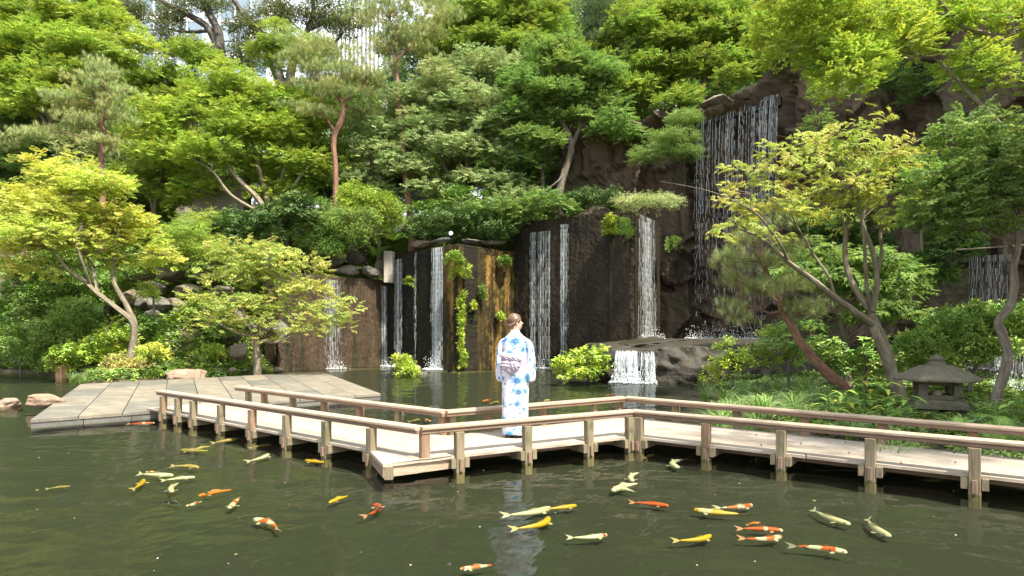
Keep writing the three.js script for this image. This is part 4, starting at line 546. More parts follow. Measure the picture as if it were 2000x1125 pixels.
// ---------------------------------------------------------------- shrubs of the far bank
const bankShrubs = [
  [24.6, 'broad', 'green', [[40, 540, 60, 36], [110, 520, 70, 30], [20, 600, 50, 40], [90, 590, 70, 40]], 'leafy green shrub behind the forked yellow maple'],
  [23.4, 'broad', 'green', [[40, 665, 55, 40], [110, 650, 60, 36], [160, 620, 55, 34], [90, 700, 60, 22]], 'leafy green shrub hanging over the pond edge by the wooden pile'],
  [21.4, 'broad', 'fresh', [[170, 690, 50, 26], [210, 655, 45, 32], [150, 715, 50, 16], [225, 690, 35, 24]], 'leafy fresh green shrub at the feet of the yellow maple'],
  [26.5, 'broad', 'green', [[210, 560, 60, 34], [280, 520, 60, 30], [160, 560, 50, 30]], 'green shrub among the boulders above the yellow maple'],
  [20.2, 'azalea', 'yellow', [[305, 690, 30, 20]], 'round clipped golden azalea by the flat pink stone'],
  [19.9, 'azalea', 'warm', [[235, 718, 42, 18], [280, 722, 36, 16], [210, 728, 30, 11]], 'pale yellow variegated shrub along the platform edge'],
  [22, 'azalea', 'fresh', [[400, 690, 45, 20], [435, 700, 35, 18], [370, 700, 30, 14]], 'fresh green azalea among the bank boulders'],
  [22.7, 'broad', 'fresh', [[300, 572, 28, 12], [430, 612, 28, 13], [388, 592, 24, 11], [470, 592, 28, 13], [345, 636, 16, 8]], 'leafy tufts sprouting over the stacked bank boulders'],
  [22.4, 'broad', 'green', [[300, 640, 25, 30], [440, 640, 30, 22]], 'small dark green shrub growing between the bank boulders'],
  [25.5, 'fine', 'fresh', [[370, 460, 55, 40], [410, 500, 50, 30], [340, 500, 50, 24], [390, 420, 30, 22]], 'airy fresh green bush between the two yellow maples'],
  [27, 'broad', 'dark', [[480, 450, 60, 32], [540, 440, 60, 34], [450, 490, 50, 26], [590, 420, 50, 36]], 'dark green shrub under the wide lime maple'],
  [27.5, 'bamboo', 'green', [[620, 450, 50, 30], [660, 420, 50, 40], [700, 440, 50, 36], [640, 480, 40, 14]], 'thicket of dwarf bamboo around the red-barked pine'],
  [28.4, 'bamboo', 'fresh', [[720, 400, 60, 40], [760, 420, 40, 40], [700, 380, 40, 24]], 'fresh thicket of dwarf bamboo beside the tall slender pine'],
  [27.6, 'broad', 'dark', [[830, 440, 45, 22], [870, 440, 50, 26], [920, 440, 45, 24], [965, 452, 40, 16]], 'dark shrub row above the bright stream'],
  [29.5, 'broad', 'green', [[850, 410, 60, 20], [920, 395, 60, 24], [980, 420, 50, 20], [1030, 400, 40, 20]], 'green shrub below the twin-stemmed maple'],
  [28.2, 'azalea', 'dark', [[1150, 388, 50, 12], [1190, 385, 40, 10], [1110, 395, 40, 10]], 'low dark creeper along the top of the tall waterfall wall'],
  [33, 'broad', 'green', [[300, 360, 60, 40], [230, 380, 60, 36], [380, 370, 60, 30], [130, 400, 70, 40], [40, 400, 70, 50]], 'broad green shrub on the slope above the yellow maple'],
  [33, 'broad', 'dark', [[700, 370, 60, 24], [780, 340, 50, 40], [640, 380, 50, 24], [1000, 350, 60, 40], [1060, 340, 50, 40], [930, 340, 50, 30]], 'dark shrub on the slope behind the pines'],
  [27.5, 'fine', 'silver', [[1260, 395, 35, 14, -4], [1290, 385, 30, 12, -4.4], [1230, 388, 22, 8, -4]], 'dry grey-green bush leaning over the narrow wall'],
  [26.9, 'fine', 'green', [[1310, 270, 45, 16], [1270, 300, 40, 12], [1330, 300, 30, 16], [1320, 230, 40, 16]], 'thin green creeper hanging down the cliff beside the tall waterfall'],
  [32.5, 'broad', 'fresh', [[1230, 205, 50, 20], [1320, 160, 50, 24], [1400, 150, 50, 22], [1480, 140, 50, 20], [1550, 130, 40, 22], [1270, 170, 40, 20]], 'fresh green hedge of shrubs on the cliff top behind the tall waterfall'],
  [36.5, 'broad', 'green', [[320, 410, 60, 40], [430, 400, 60, 40], [540, 390, 60, 40], [640, 380, 50, 36], [200, 420, 60, 40], [380, 345, 60, 24], [600, 340, 50, 24]], 'green thicket behind the stems of the wide lime maple'],
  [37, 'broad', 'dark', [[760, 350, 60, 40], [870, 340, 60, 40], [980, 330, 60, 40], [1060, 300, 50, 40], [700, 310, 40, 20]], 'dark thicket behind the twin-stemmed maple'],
  [29.6, 'broad', 'green', [[1370, 205, 34, 10], [1430, 188, 44, 10], [1490, 172, 40, 9]], 'low leafy fringe behind the stones of the tall waterfall'],
  [30, 'broad', 'green', [[1420, 175, 45, 10], [1330, 180, 40, 14], [1500, 150, 40, 12]], 'low green shrub along the lip of the tall waterfall'],
];
for (const [Z, kind, pal, blobs, label] of bankShrubs) shrub({ Z, kind, pal, blobs, label, cov: kind === 'fine' ? 1.6 : 2.4 });
// plants rooted in the walls
for (const [px, py, rx, ry, Z, kind, pal, label] of [[897, 512, 24, 22, 25.3, 'broad', 'fresh', 'leafy green clump growing out of the edge of the golden wall'], [990, 508, 14, 14, 27.2, 'broad', 'green', 'small leafy clump near the top of the golden wall'], [1190, 432, 16, 24, 25.2, 'broad', 'fresh', 'bright leafy creeper hanging on the tall wall'], [1224, 440, 12, 16, 24.8, 'bamboo', 'green', 'ferny tuft at the corner of the tall wall'], [944, 570, 9, 10, 26.4, 'azalea', 'green', 'tiny plant halfway down the golden wall'], [925, 602, 8, 8, 26.1, 'azalea', 'lime', 'tiny bright plant low on the golden wall'], [977, 620, 9, 9, 27.3, 'azalea', 'lime', 'bright plant on the golden wall behind the head of the woman'], [797, 547, 9, 9, 27.6, 'broad', 'fresh', 'small plant between the thin streams'], [1314, 480, 14, 9, 26.2, 'broad', 'green', 'green tuft on the dark rock beside the narrow wall']])
  tree({ name: 'wall_plant', category: 'plant', label, Z, kind, pal, cov: 2.4, rootDrop: false, scale: 0.85, bough: 0.008, stems: [{ p: [[px, py + ry * 0.6, 0.25], [px, py + ry * 0.2], [px, py - ry * 0.4]], r: [0.02, 0.015, 0.008] }], blobs: [[px, py, rx, ry]] });
tree({ name: 'creeper', category: 'creeper', label: 'bright green creeper trailing down the golden wall to the water', Z: 25.7, kind: 'azalea', pal: 'lime', cov: 3, rootDrop: false, scale: 1.3, bough: 0.006, stems: [{ p: [[903, 575], [901, 610], [902, 650], [903, 690], [904, 712]], r: [0.012, 0.012, 0.01, 0.008, 0.006] }], blobs: [[906, 578, 5, 9], [899, 592, 6, 9], [905, 604, 4, 8], [900, 620, 6, 10], [904, 634, 4, 8], [899, 648, 6, 9], [904, 662, 5, 10], [900, 678, 5, 9], [905, 692, 6, 9], [902, 706, 6, 9]], deep: 0.3 });

// ---------------------------------------------------------------- boulders
function boulder(px, py, wpx, hpx, Z, mat, label, { name = 'boulder', grp, deep = 0.9, flat = 0.0, cat = 'boulder', seed = Math.floor(R(0, 1e4)) } = {}) {
  const c = at(px, py, Z), a = wpx * Z / F, b = hpx * Z / F, r = rngOf(seed + 77), cuts = Array.from({ length: 12 }, () => [V3(R(-1, 1, r), R(-0.6, 1, r), R(-1, 1, r)).normalize(), R(0.5, 0.85, r)]);
  const g0 = mergeVertices((() => { const g = new THREE.IcosahedronGeometry(1, 12); g.deleteAttribute('normal'); g.deleteAttribute('uv'); return g; })()), p = g0.attributes.position, v = V3();
  for (let i = 0; i < p.count; i++) {
    v.fromBufferAttribute(p, i); for (const [n, d] of cuts) { const e = v.dot(n) - d; if (e > 0) v.addScaledVector(n, -e * 0.92); }
    if (flat && v.y > 1 - flat) v.y = 1 - flat + (v.y - 1 + flat) * 0.12; const k = 1 + 0.12 * fbm3(v.x * 1.3 + seed, v.y * 1.3, v.z * 1.3, 4) + 0.035 * fbm3(v.x * 6 + seed, v.y * 6, v.z * 6, 3); p.setXYZ(i, v.x * a * k * 1.08, v.y * b * k * 1.1, v.z * a * deep * k);
  }
  g0.computeVertexNormals(); boxUV(g0, [1, 0], [seed % 13, seed % 7]); const m = mesh(name, g0, mat); m.position.copy(c); m.rotation.y = 0; tag(m, label, cat, grp); return m;
}
for (const [x, y, w, h, Z] of [[363, 618, 30, 24, 23.8], [332, 654, 26, 18, 23.2], [376, 655, 22, 17, 23.0], [314, 594, 28, 16, 24.6], [296, 562, 32, 14, 25.4], [284, 588, 22, 13, 24.8], [404, 642, 26, 24, 23.4], [455, 652, 26, 17, 23.4], [544, 645, 20, 19, 24.6], [462, 618, 24, 15, 24.2], [343, 592, 18, 11, 24.6], [420, 600, 26, 15, 24.6], [300, 620, 20, 14, 24], [255, 580, 24, 14, 25], [500, 640, 20, 14, 24.2], [430, 570, 30, 14, 25.5], [370, 570, 30, 14, 25.4], [330, 535, 34, 14, 26.2], [400, 540, 30, 12, 26.3], [280, 540, 26, 12, 26.2]])
  { const k = Math.floor(R(0, 3)), tone = ['grey-brown', 'dark grey', 'pale tan'][k]; boulder(x, y, w, h, Z, M.rock[k], `${tone} boulder in the stacked rock bank between the two yellow maples`, { grp: `${tone} boulders stacked on the far bank` }); }
boulder(466, 684, 22, 17, 22.2, M.rock[2], 'pale rounded boulder beside the trunk of the small yellow maple');
const ub = { grp: 'boulders above the low waterfall wall' };
for (const [x, y, w, h, Z] of [[697, 500, 22, 16, 29.2], [680, 528, 22, 11, 28.2], [722, 530, 22, 11, 28.6], [744, 520, 14, 16, 29.2], [660, 510, 18, 12, 28.8], [706, 480, 24, 9, 29.8]]) boulder(x, y, w, h, Z, M.rock[Math.floor(R(0, 2))], 'dark boulder on the ledge above the low waterfall wall', ub);
for (const [x, y, w, h, Z] of [[828, 476, 28, 8, 27.6], [862, 470, 22, 6, 27.2], [920, 472, 26, 6, 27.2], [965, 474, 22, 7, 28]]) boulder(x, y, w, h, Z, M.rock[Math.floor(R(0, 3))], 'flat stone lying along the top of the waterfall wall', { grp: 'stones along the top of the waterfall wall' });
for (const [x, y, w, h, Z] of [[834, 392, 26, 13, 31.5], [812, 384, 18, 11, 31.8], [860, 394, 16, 9, 31.5]]) boulder(x, y, w, h, Z, M.rock[1], 'grey boulder on the slope beside the tall slender pine', { grp: 'boulders on the slope by the tall pine' });
for (const [x, y, w, h, Z] of [[1402, 197, 36, 13, 28.4], [1470, 184, 36, 15, 27.6], [1510, 172, 22, 9, 27]]) boulder(x, y, w, h, Z, M.rock[2], 'pale boulder beside the lip of the tall waterfall', { grp: 'boulders at the lip of the tall waterfall' });
boulder(18, 790, 32, 17, 13.2, M.pinkRock, 'flat-topped pink stone standing in the water away from the platform', { deep: 0.7, flat: 0.35, cat: 'stone', seed: 12 });
boulder(88, 781, 38, 15, 12.6, M.pinkRock, 'broad pink stone set in the water against the platform corner', { deep: 0.7, flat: 0.35, cat: 'stone', seed: 31 });
boulder(358, 733, 40, 17, 19.4, M.pinkRock, 'flat pink stepping stone between the platform and the planted bank', { deep: 1.0, flat: 0.4, cat: 'stone', seed: 44 });
for (const [x, y, w, h, Z] of [[430, 724, 12, 7, 21.4], [453, 722, 10, 7, 21.6], [480, 724, 10, 6, 22], [405, 726, 9, 6, 21], [505, 724, 9, 6, 22.6], [545, 722, 10, 6, 23.4]]) boulder(x, y, w, h, Z, M.rock[2], 'small pale edging stone at the waterline of the far bank', { grp: 'edging stones at the waterline', cat: 'stone' });
// rocky islet in front of the wall
boulder(770, 727, 14, 12, 23.4, M.rock[1], 'grey stone at the end of the leafy islet', { cat: 'stone', seed: 5 }); boulder(803, 724, 20, 14, 23.6, M.rock[0], 'stone in the middle of the leafy islet', { cat: 'stone', seed: 9 }); boulder(824, 732, 14, 7, 23.2, M.rock[1], 'low stone dipping into the water off the leafy islet', { cat: 'stone', seed: 15 });
shrub({ label: 'bright green ground plant covering the little rock islet', category: 'plant', Z: 23.3, kind: 'azalea', pal: 'lime', cov: 3, scale: 1.3, blobs: [[795, 708, 20, 10], [805, 725, 18, 10, -.4], [772, 702, 12, 9], [790, 722, 20, 7, -.4]] });
boulder(1140, 712, 45, 22, 20.6, M.wetRock, 'wet mossy rock under the bright bush beside the small cascade', { seed: 21 });
shrub({ label: 'bright yellow-green bush spreading over the rock beside the small cascade', Z: 19.9, kind: 'broad', pal: 'lime', cov: 2.0, scale: 0.85, blobs: [[1150, 690, 32, 22], [1115, 710, 26, 14, -.3], [1165, 712, 26, 18, -.2], [1095, 722, 20, 8, -.4], [1135, 725, 35, 8, -.5]] });
// wet ledge with the upper basin
{
  const g = group('rock_ledge', V3(6.6, 0, -20.5)); tag(g, 'wet dark rock ledge holding the upper basin above the pond', 'rock ledge');
  const path = [[2.9, 24.6], [3.15, 22.4], [3.25, 20.6], [4.3, 19.75], [5.6, 19.4], [6.9, 19.6], [8.2, 19.2], [9.6, 18.8]];
  const len = [0]; for (let i = 1; i < path.length; i++) len.push(len[i - 1] + Math.hypot(path[i][0] - path[i - 1][0], path[i][1] - path[i - 1][1])); const L = len[len.length - 1];
  const cv = new THREE.CatmullRomCurve3(path.map(([x, z]) => V3(x, 0, -z)));
  mesh('rock_face', sheet(110, 44, (u, v) => {
    const p = cv.getPointAt(u), t = cv.getTangentAt(u), n = V3(t.z, 0, -t.x).negate(); if (n.z < 0 && u > 0.4) n.negate(); if (u <= 0.4 && n.x > 0) n.negate();
    const lip = 0.18 * (1 - smooth(0.03, 0.1, Math.abs(u - 0.43))), w = v < 0.45 ? v / 0.45 : 1, k = v < 0.45 ? 0 : (v - 0.45) / 0.55, top = 1.12 - lip + 0.09 * fbm2(u * 9, 2);
    const y = lerp(-0.4, top, w) + 0.22 * smooth(0, 1, k) * (k > 0 ? 1 : 0) + 0.06 * fbm3(p.x * 2, v * 5, p.z * 2, 4), o = 0.22 * (1 - w) + 0.22 * fbm3(p.x * 1.6, y * 1.6, p.z * 1.6, 5) * (1 - 0.5 * k) - (w > 0.8 && k === 0 ? (w - 0.8) * 0.6 : 0) - (k > 0 ? 0.12 + k * 2.8 : 0);
    return V3(p.x + n.x * o - 6.6, y, p.z + n.z * o + 20.5);
  }, (u, v) => [u * L, v * 3.5]), M.wetRock, g);
  structure('basin_water', sheet(1, 1, (u, v) => V3(lerp(4.2, 12.4, u), 1.30, lerp(-21.6, -28.8, v)), (u, v, p) => [p.x, -p.z]), M.water, 'shallow water of the upper basin at the foot of the tall waterfall');
  mesh('basin_floor', slab([[4.0 - 6.6, -21.2 + 20.5], [12.4 - 6.6, -20.6 + 20.5], [12.4 - 6.6, -29 + 20.5], [4.0 - 6.6, -29 + 20.5]], -0.4, 1.18, 0.02), M.wetRock, g);
}
// ---------------------------------------------------------------- ground cover on the banks
{
  const r = rngOf(91), list = []; for (let i = 0; i < 120000 && list.length < 34000; i++) { const x = R(-24, 13, r), z = R(4, 37, r); if (inside(x, z, POND) || segDist(x, z, POND, true) < 0.12) continue; if (Math.abs((CX + F * x / z) - 1000) > 1150) continue; if (inside(x, z, CLIFFPOLY) && segDist(x, z, CLIFF, false) < 1.2) continue; if (x > 3 && x < 12.4 && z > 18.6 && z < 29) continue; list.push([x, ground(x, z), z]); }
  const im = new THREE.InstancedMesh(SPRAY.broad[0], M.glossLeaf, list.length), m = new THREE.Matrix4(), Q = new THREE.Quaternion(), c = new THREE.Color();
  list.forEach(([x, y, z], i) => { const s = R(0.8, 1.8, r) * (z < 18 ? 0.5 : 0.8); m.compose(V3(x, y + 0.06 * s, -z), Q.setFromEuler(new THREE.Euler(R(-.3, .3, r), R(0, 6.3, r), R(-.3, .3, r))), V3(s, s, s)); im.setMatrixAt(i, m); const k = R(0.6, 1.5, r), w = r(); c.setRGB(lerp(0.09, 0.22, w) * k, lerp(0.17, 0.30, w) * k, 0.04 * k); im.setColorAt(i, c); });
  im.name = 'ground_cover'; im.castShadow = im.receiveShadow = true; tag(im, 'low leafy ground cover over the banks of the garden', 'ground cover', null, 'stuff'); scene.add(im);
}
// grass tufts, ginger-like plants and ferns
M.blade = new THREE.MeshPhysicalMaterial({ vertexColors: true, roughness: 0.9, transmission: 0.3, thickness: 0, side: THREE.DoubleSide });
function blades(n, h, spread, wid, pal, seed) {
  const r = rngOf(seed), t = new Tri(), cs = [];
  for (let i = 0; i < n; i++) { const a = R(0, 6.3, r), l = h * R(0.55, 1.15, r), o = V3(Math.cos(a + 1) * R(0, 0.08, r), 0, Math.sin(a + 1) * R(0, 0.08, r)), out = spread * R(0.3, 1.1, r), d = V3(Math.cos(a), 0, Math.sin(a)), s = V3(-Math.sin(a), 0, Math.cos(a)).multiplyScalar(wid * R(0.7, 1.2, r)), P = (f) => o.clone().addScaledVector(d, out * f * f).add(V3(0, l * (f - 0.42 * f * f * f), 0)); const c = pal[Math.floor(r() * pal.length)], k = R(0.75, 1.2, r);
    let pa = P(0), wa = 1; for (const f of [0.35, 0.65, 0.88]) { const pb = P(f), wb = 1 - f * 0.7; t.quad(pa.clone().addScaledVector(s, -wa), pa.clone().addScaledVector(s, wa), pb.clone().addScaledVector(s, wb), pb.clone().addScaledVector(s, -wb)); pa = pb; wa = wb; } t.tri(pa.clone().addScaledVector(s, -wa), pa.clone().addScaledVector(s, wa), P(1)); for (let q = 0; q < 21; q++) cs.push(c[0] * k, c[1] * k, c[2] * k); }
  const g = t.geo(); g.deleteAttribute('uv'); g.setAttribute('color', new THREE.Float32BufferAttribute(cs, 3)); return g;
}
const GR = [[0.17, 0.30, 0.045], [0.24, 0.37, 0.06], [0.12, 0.23, 0.04]], GY = [[0.36, 0.44, 0.08], [0.26, 0.38, 0.055], [0.44, 0.45, 0.12]];
const tuftG = [blades(90, 0.5, 0.42, 0.007, GR, 1), blades(90, 0.5, 0.45, 0.007, GR, 2), blades(80, 0.5, 0.36, 0.008, GY, 3)];
function tuft(px, py, Z, s, k, label, grp) { const c = at(px, py, Z), y = ground(c.x, -c.z), m = mesh('grass_tuft', tuftG[k], M.blade); m.position.set(c.x, Math.max(y, -0.05) - 0.02, c.z); m.scale.setScalar(s); m.rotation.y = R(0, 6); tag(m, label, 'grass', grp); }
{ const r = rngOf(202); for (let i = 0; i < 46; i++) { const x = R(1370, 1660, r), y = R(742, 815, r), Z = lerp(15.5, 9.6, (y - 742) / 73) + R(-.5, .5, r); tuft(x, y, Z, R(0.8, 1.5, r), i % 2, 'arching green sedge tuft on the bank behind the footbridge', 'sedge tufts behind the footbridge'); } }
{ const r = rngOf(203); for (let i = 0; i < 26; i++) { const x = R(1640, 2040, r), Z = R(7.2, 9.4, r); tuft(x, 800, Z, R(0.6, 1.1, r) * (x > 1760 && x < 1900 ? 0.5 : 1), i % 2, 'arching sedge tuft between the handrail and the stone lantern', 'sedge tufts near the stone lantern'); } }
for (const [x, Z, s] of [[140, 20.2, 1.0], [160, 19.4, 1.1], [178, 19.0, 1.2], [190, 19.3, 1.0], [320, 20.2, 1.0], [340, 20.6, .9]]) tuft(x, 740, Z, s, 0, 'green grass tuft at the water edge by the wooden pile', 'grass tufts by the wooden pile');
for (const [x, Z, s] of [[395, 21.4, 1.3], [412, 21.8, 1.4], [425, 22, 1.2], [470, 22.4, 1.2], [490, 22.8, 1.5], [505, 23, 1.3], [520, 23.2, 1.2], [455, 22, .9]]) tuft(x, 720, Z, s, 2, 'yellowish grass tuft at the feet of the small yellow maple', 'grass tufts under the small maple');
function longLeaf(len, wid) { const t = new Tri(), N = 5, P = (f) => V3(len * (f - 0.12 * f * f), len * (0.16 * f - 0.42 * f * f), 0); let w0 = 0.12; for (let i = 0; i < N; i++) { const f0 = i / N, f1 = (i + 1) / N, w1 = Math.sin(Math.PI * Math.pow(f1, 0.8)) * 1.0, a = P(f0), b = P(f1), q = (p, w, s) => p.clone().add(V3(0, Math.abs(w) * wid * 0.28, s * w * wid)); t.quad(a, q(a, w0, -1), q(b, w1, -1), b); t.quad(a, b, q(b, w1, 1), q(a, w0, 1)); w0 = w1; } return t.geo(); }
const LL = [longLeaf(0.30, 0.035), longLeaf(0.36, 0.045), longLeaf(0.26, 0.04)];
M.ginger = [[0.18, 0.31, 0.04], [0.28, 0.38, 0.05], [0.12, 0.23, 0.045]].map((c) => new THREE.MeshPhysicalMaterial({ color: col(...c), roughness: 0.5, side: THREE.DoubleSide })); M.gingerOld = new THREE.MeshPhysicalMaterial({ color: col(0.38, 0.30, 0.03), roughness: 0.6, side: THREE.DoubleSide });
{
  const r = rngOf(301); let n = 0;
  for (const [px, py, Z, h] of [[1688, 745, 10.6, 0.62], [1742, 768, 10.2, 0.55], [1655, 770, 10.4, 0.45], [1700, 790, 9.6, 0.45], [1765, 790, 9.6, 0.42], [1725, 812, 9.2, 0.4], [1620, 782, 10.2, 0.42], [1670, 808, 9.4, 0.38], [1945, 810, 8.6, 0.4], [1700, 765, 10.8, 0.5], [1990, 800, 9.2, 0.5], [1900, 780, 9.8, 0.4]]) {
    const c = at(px, py, Z), y0 = ground(c.x, -c.z), top = y0 + h, g = group('ginger_plant', V3(c.x, y0 - 0.02, c.z)); tag(g, 'upright plant with long pointed glossy leaves by the stone lantern', 'plant', 'broad-leaved plants near the stone lantern');
    const H = top - y0, lean = V3(R(-.1, .1, r), 0, R(-.1, .1, r)); mesh('stem', tube([V3(0, 0, 0), V3(lean.x * .5, H * .5, lean.z * .5), V3(lean.x, H, lean.z)], [0.012, 0.01, 0.006], 5, 3), M.ginger[2], g);
    for (let i = 0; i < 11; i++) { const f = lerp(0.45, 1, i / 10), l = mesh('leaf', LL[i % 3], n++ % 19 === 7 ? M.gingerOld : M.ginger[Math.floor(r() * 3)], g); l.position.set(lean.x * f, H * f, lean.z * f); l.rotation.set(0, i * 2.4 + R(-.3, .3, r), R(-0.1, 0.75, r) * (0.4 + 0.6 * f), 'YZX'); l.scale.setScalar(R(0.8, 1.15, r)); }
  }
  // ferns
  const frond = (() => { const t = new Tri(), N = 16, P = (f) => V3(0.42 * f, 0.20 * f - 0.30 * f * f, 0); for (let i = 1; i < N; i++) { const f = i / N, p = P(f), l = 0.11 * Math.sin(Math.PI * Math.pow(f, 0.7)) + 0.015; for (const s of [-1, 1]) { const e = p.clone().add(V3(0.04, -0.02, s * l)); t.tri(p.clone().add(V3(-0.011, 0, 0)), p.clone().add(V3(0.013, 0, 0)), e); } } for (let i = 0; i < N; i++) { const a = P(i / N), b = P((i + 1) / N), w = V3(0, 0, 0.003); t.quad(a.clone().sub(w), a.clone().add(w), b.clone().add(w), b.clone().sub(w)); } return t.geo(); })();
  for (const [px, py, Z, s, lab, gr] of [[1960, 820, 8.2, 1.2], [1990, 790, 8.6, 1.3], [1930, 835, 8, 1.1], [2010, 840, 7.8, 1.2], [1870, 820, 8.6, 1], [1975, 770, 9.4, 1.3], [320, 625, 23, 1.5, 'arching fern between the bank boulders', 'ferns on the far bank'], [345, 632, 22.8, 1.4, 'arching fern between the bank boulders', 'ferns on the far bank'], [412, 625, 23.2, 1.5, 'arching fern between the bank boulders', 'ferns on the far bank'], [770, 470, 28, 2, 'large fern on top of the waterfall wall', 'ferns on the waterfall wall'], [735, 500, 28.4, 2, 'large fern on top of the waterfall wall', 'ferns on the waterfall wall']]) {
    const c = at(px, py, Z), g = group('fern', V3(c.x, Z < 20 ? Math.max(ground(c.x, -c.z), 0) : c.y, c.z)); tag(g, lab || 'bright fern with feathery fronds at the end of the footbridge', 'fern', gr || 'ferns by the footbridge');
    for (let i = 0; i < 10; i++) { const f = mesh('frond', frond, M.ginger[i % 3], g); f.rotation.set(0, i * 2.4, R(0.1, 0.8, r), 'YZX'); f.scale.setScalar(s * R(0.8, 1.2, r)); }
  }
}
// ---------------------------------------------------------------- falling water
M.fall = new THREE.MeshPhysicalMaterial({ color: col(0.86, 0.9, 0.92), roughness: 0.7, transmission: 0.55, thickness: 0, side: THREE.DoubleSide });
M.foam = new THREE.MeshStandardMaterial({ color: col(0.82, 0.85, 0.86), roughness: 0.8 });
const fallRng = rngOf(808);
// strands of water from the lip a-b down to height y1; out: how far it leaps from the lip (m, towards the viewer's side of the wall)
function waterfall(a, b, y1, { n = 60, w = 0.012, gap = 0.35, leap = 0.05, wob = 0.03, fan = 1.0, normal = V3(0, 0, 1), clumps = 5, foam = 1, thin = 0, soft = 0, jit = 0, label }) {
  const r = fallRng, q = (x, y) => R(x, y, r), base = a.clone().lerp(b, 0.5).setY(y1), g = group('waterfall', base); tag(g, label, 'waterfall');
  const pos = [], idx = [], cl = Array.from({ length: clumps }, () => r());
  const tubeSeg = (p, s, w0, w1, e) => { const k = pos.length / 3, side = V3(normal.z, 0, -normal.x); for (const [c, ww] of [[p, w0], [s, w1]]) for (let i = 0; i < 3; i++) { const an = i * 2.094 + e; pos.push(c.x - base.x + side.x * Math.cos(an) * ww + normal.x * Math.sin(an) * ww * 0.6, c.y - base.y, c.z - base.z + side.z * Math.cos(an) * ww + normal.z * Math.sin(an) * ww * 0.6); } for (let i = 0; i < 3; i++) { const j = (i + 1) % 3; idx.push(k + i, k + j, k + 3 + i, k + 3 + i, k + j, k + 3 + j); } };
  for (let i = 0; i < n; i++) {
    let t = soft ? clamp(0.5 + (q(-1, 1) + q(-1, 1) + q(-1, 1)) * 0.24, -0.15, 1.15) : r(); if (!soft && r() < 0.62) t = clamp(cl[Math.floor(r() * clumps)] + (q(0, 1) + q(0, 1) + q(0, 1) - 1.5) * 0.12); const top = a.clone().lerp(b, t); top.y -= jit * r(); const ph = q(0, 9), off = q(0, leap), ww = w * q(0.35, 1.6), side = V3(normal.z, 0, -normal.x), ft = (t - 0.5) * (fan - 1) * a.distanceTo(b);
    const H = top.y - y1, N = Math.max(6, Math.round(H / 0.2)); let last = null, f = 0;
    const k0 = soft ? Math.floor(N * 0.10 * r() * r()) : 0;
    for (let k = k0; k <= N; k++) {
      f = k / N; const fall = Math.pow(f, 1.15), p = V3(top.x, top.y - H * f, top.z).addScaledVector(normal, off * Math.sqrt(f) + 0.01).addScaledVector(side, wob * f * sn2(ph, f * 3.2 + ph) + wob * 0.25 * q(-1, 1) * f + ft * fall);
      if (last && r() > lerp(gap * 0.45, gap, f) + thin * f) tubeSeg(last, p, ww * q(0.5, 1.1), ww * q(0.3, 1.0), q(0, 6));
      last = p;
    }
  }
  const geo = new THREE.BufferGeometry(); geo.setAttribute('position', new THREE.Float32BufferAttribute(pos, 3)); geo.setIndex(idx); geo.computeVertexNormals(); mesh('stream', geo, M.fall, g);
  if (foam) {
    const parts = [], L = a.distanceTo(b) * Math.max(1, fan), dir = b.clone().sub(a).setY(0).normalize(); const dab = new THREE.IcosahedronGeometry(1, 0);
    for (let i = 0; i < 46 * foam * (0.6 + L); i++) { const e = dab.clone(), s = q(0.008, 0.028), o = dir.clone().multiplyScalar(q(-0.55, 0.55) * L + q(-.12, .12)).addScaledVector(normal, leap * 0.8 + Math.abs(q(0, 1) * q(0, 1)) * 0.9 - 0.05); e.scale(s * q(0.8, 2.2), s * q(0.25, 0.7), s * q(0.7, 1.5)); e.rotateY(q(0, 6)); e.translate(o.x, 0.01 + s * 0.2, o.z); parts.push(e); }
    for (let i = 0; i < 60 * foam * (0.6 + L); i++) { const e = dab.clone(), s = q(0.006, 0.016), o = dir.clone().multiplyScalar(q(-0.55, 0.55) * L).addScaledVector(normal, leap * 0.8 + q(0, 0.35)); e.scale(s, s * 1.4, s); e.translate(o.x, Math.abs(q(0, 1) * q(0, 1)) * 0.6 + 0.02, o.z); parts.push(e); }
    mesh('foam', mergeGeometries(parts), M.foam, g);
  }
  return g;
}
const onWall = (i, px, y, out = 0.06) => { const a = WALL[i], b = WALL[i + 1], k = (px - CX) / F, t = (a[0] - k * a[1]) / (-(b[0] - a[0]) + k * (b[1] - a[1])), x = lerp(a[0], b[0], t), z = lerp(a[1], b[1], t), L = Math.hypot(b[0] - a[0], b[1] - a[1]); let ox = (b[1] - a[1]) / L, oz = -(b[0] - a[0]) / L; if (oz > 0) { ox = -ox; oz = -oz; } return [V3(x + ox * out, y, -(z + oz * out)), V3(ox, 0, -oz)]; };
function wallFall(i, x0, x1, top, o) { const [a, n] = onWall(i, x0, top), [b] = onWall(i, x1, top); return waterfall(a, b, 0.0, { normal: n, soft: 1, ...o }); }
wallFall(0, 634, 664, 3.9, { n: 60, w: 0.0042, gap: 0.66, leap: 0.10, wob: 0.05, label: 'soft veil of water down the low brown wall' });
wallFall(0, 742, 754, 3.8, { n: 38, w: 0.005, gap: 0.45, leap: 0.06, wob: 0.03, clumps: 2, label: 'narrow stream in the corner of the low brown wall' });
wallFall(1, 774, 789, 5.0, { n: 55, w: 0.005, gap: 0.45, leap: 0.06, wob: 0.03, clumps: 3, label: 'thin white stream beside the concrete end pillar' });
wallFall(1, 811, 816, 5.2, { n: 7, w: 0.006, gap: 0.6, leap: 0.03, foam: 0.2, clumps: 1, label: 'faint trickle between the two white streams' });
wallFall(1, 845, 867, 5.25, { n: 130, w: 0.006, gap: 0.4, leap: 0.10, wob: 0.035, clumps: 4, foam: 1.8, label: 'brightest white stream falling near the leafy islet' });
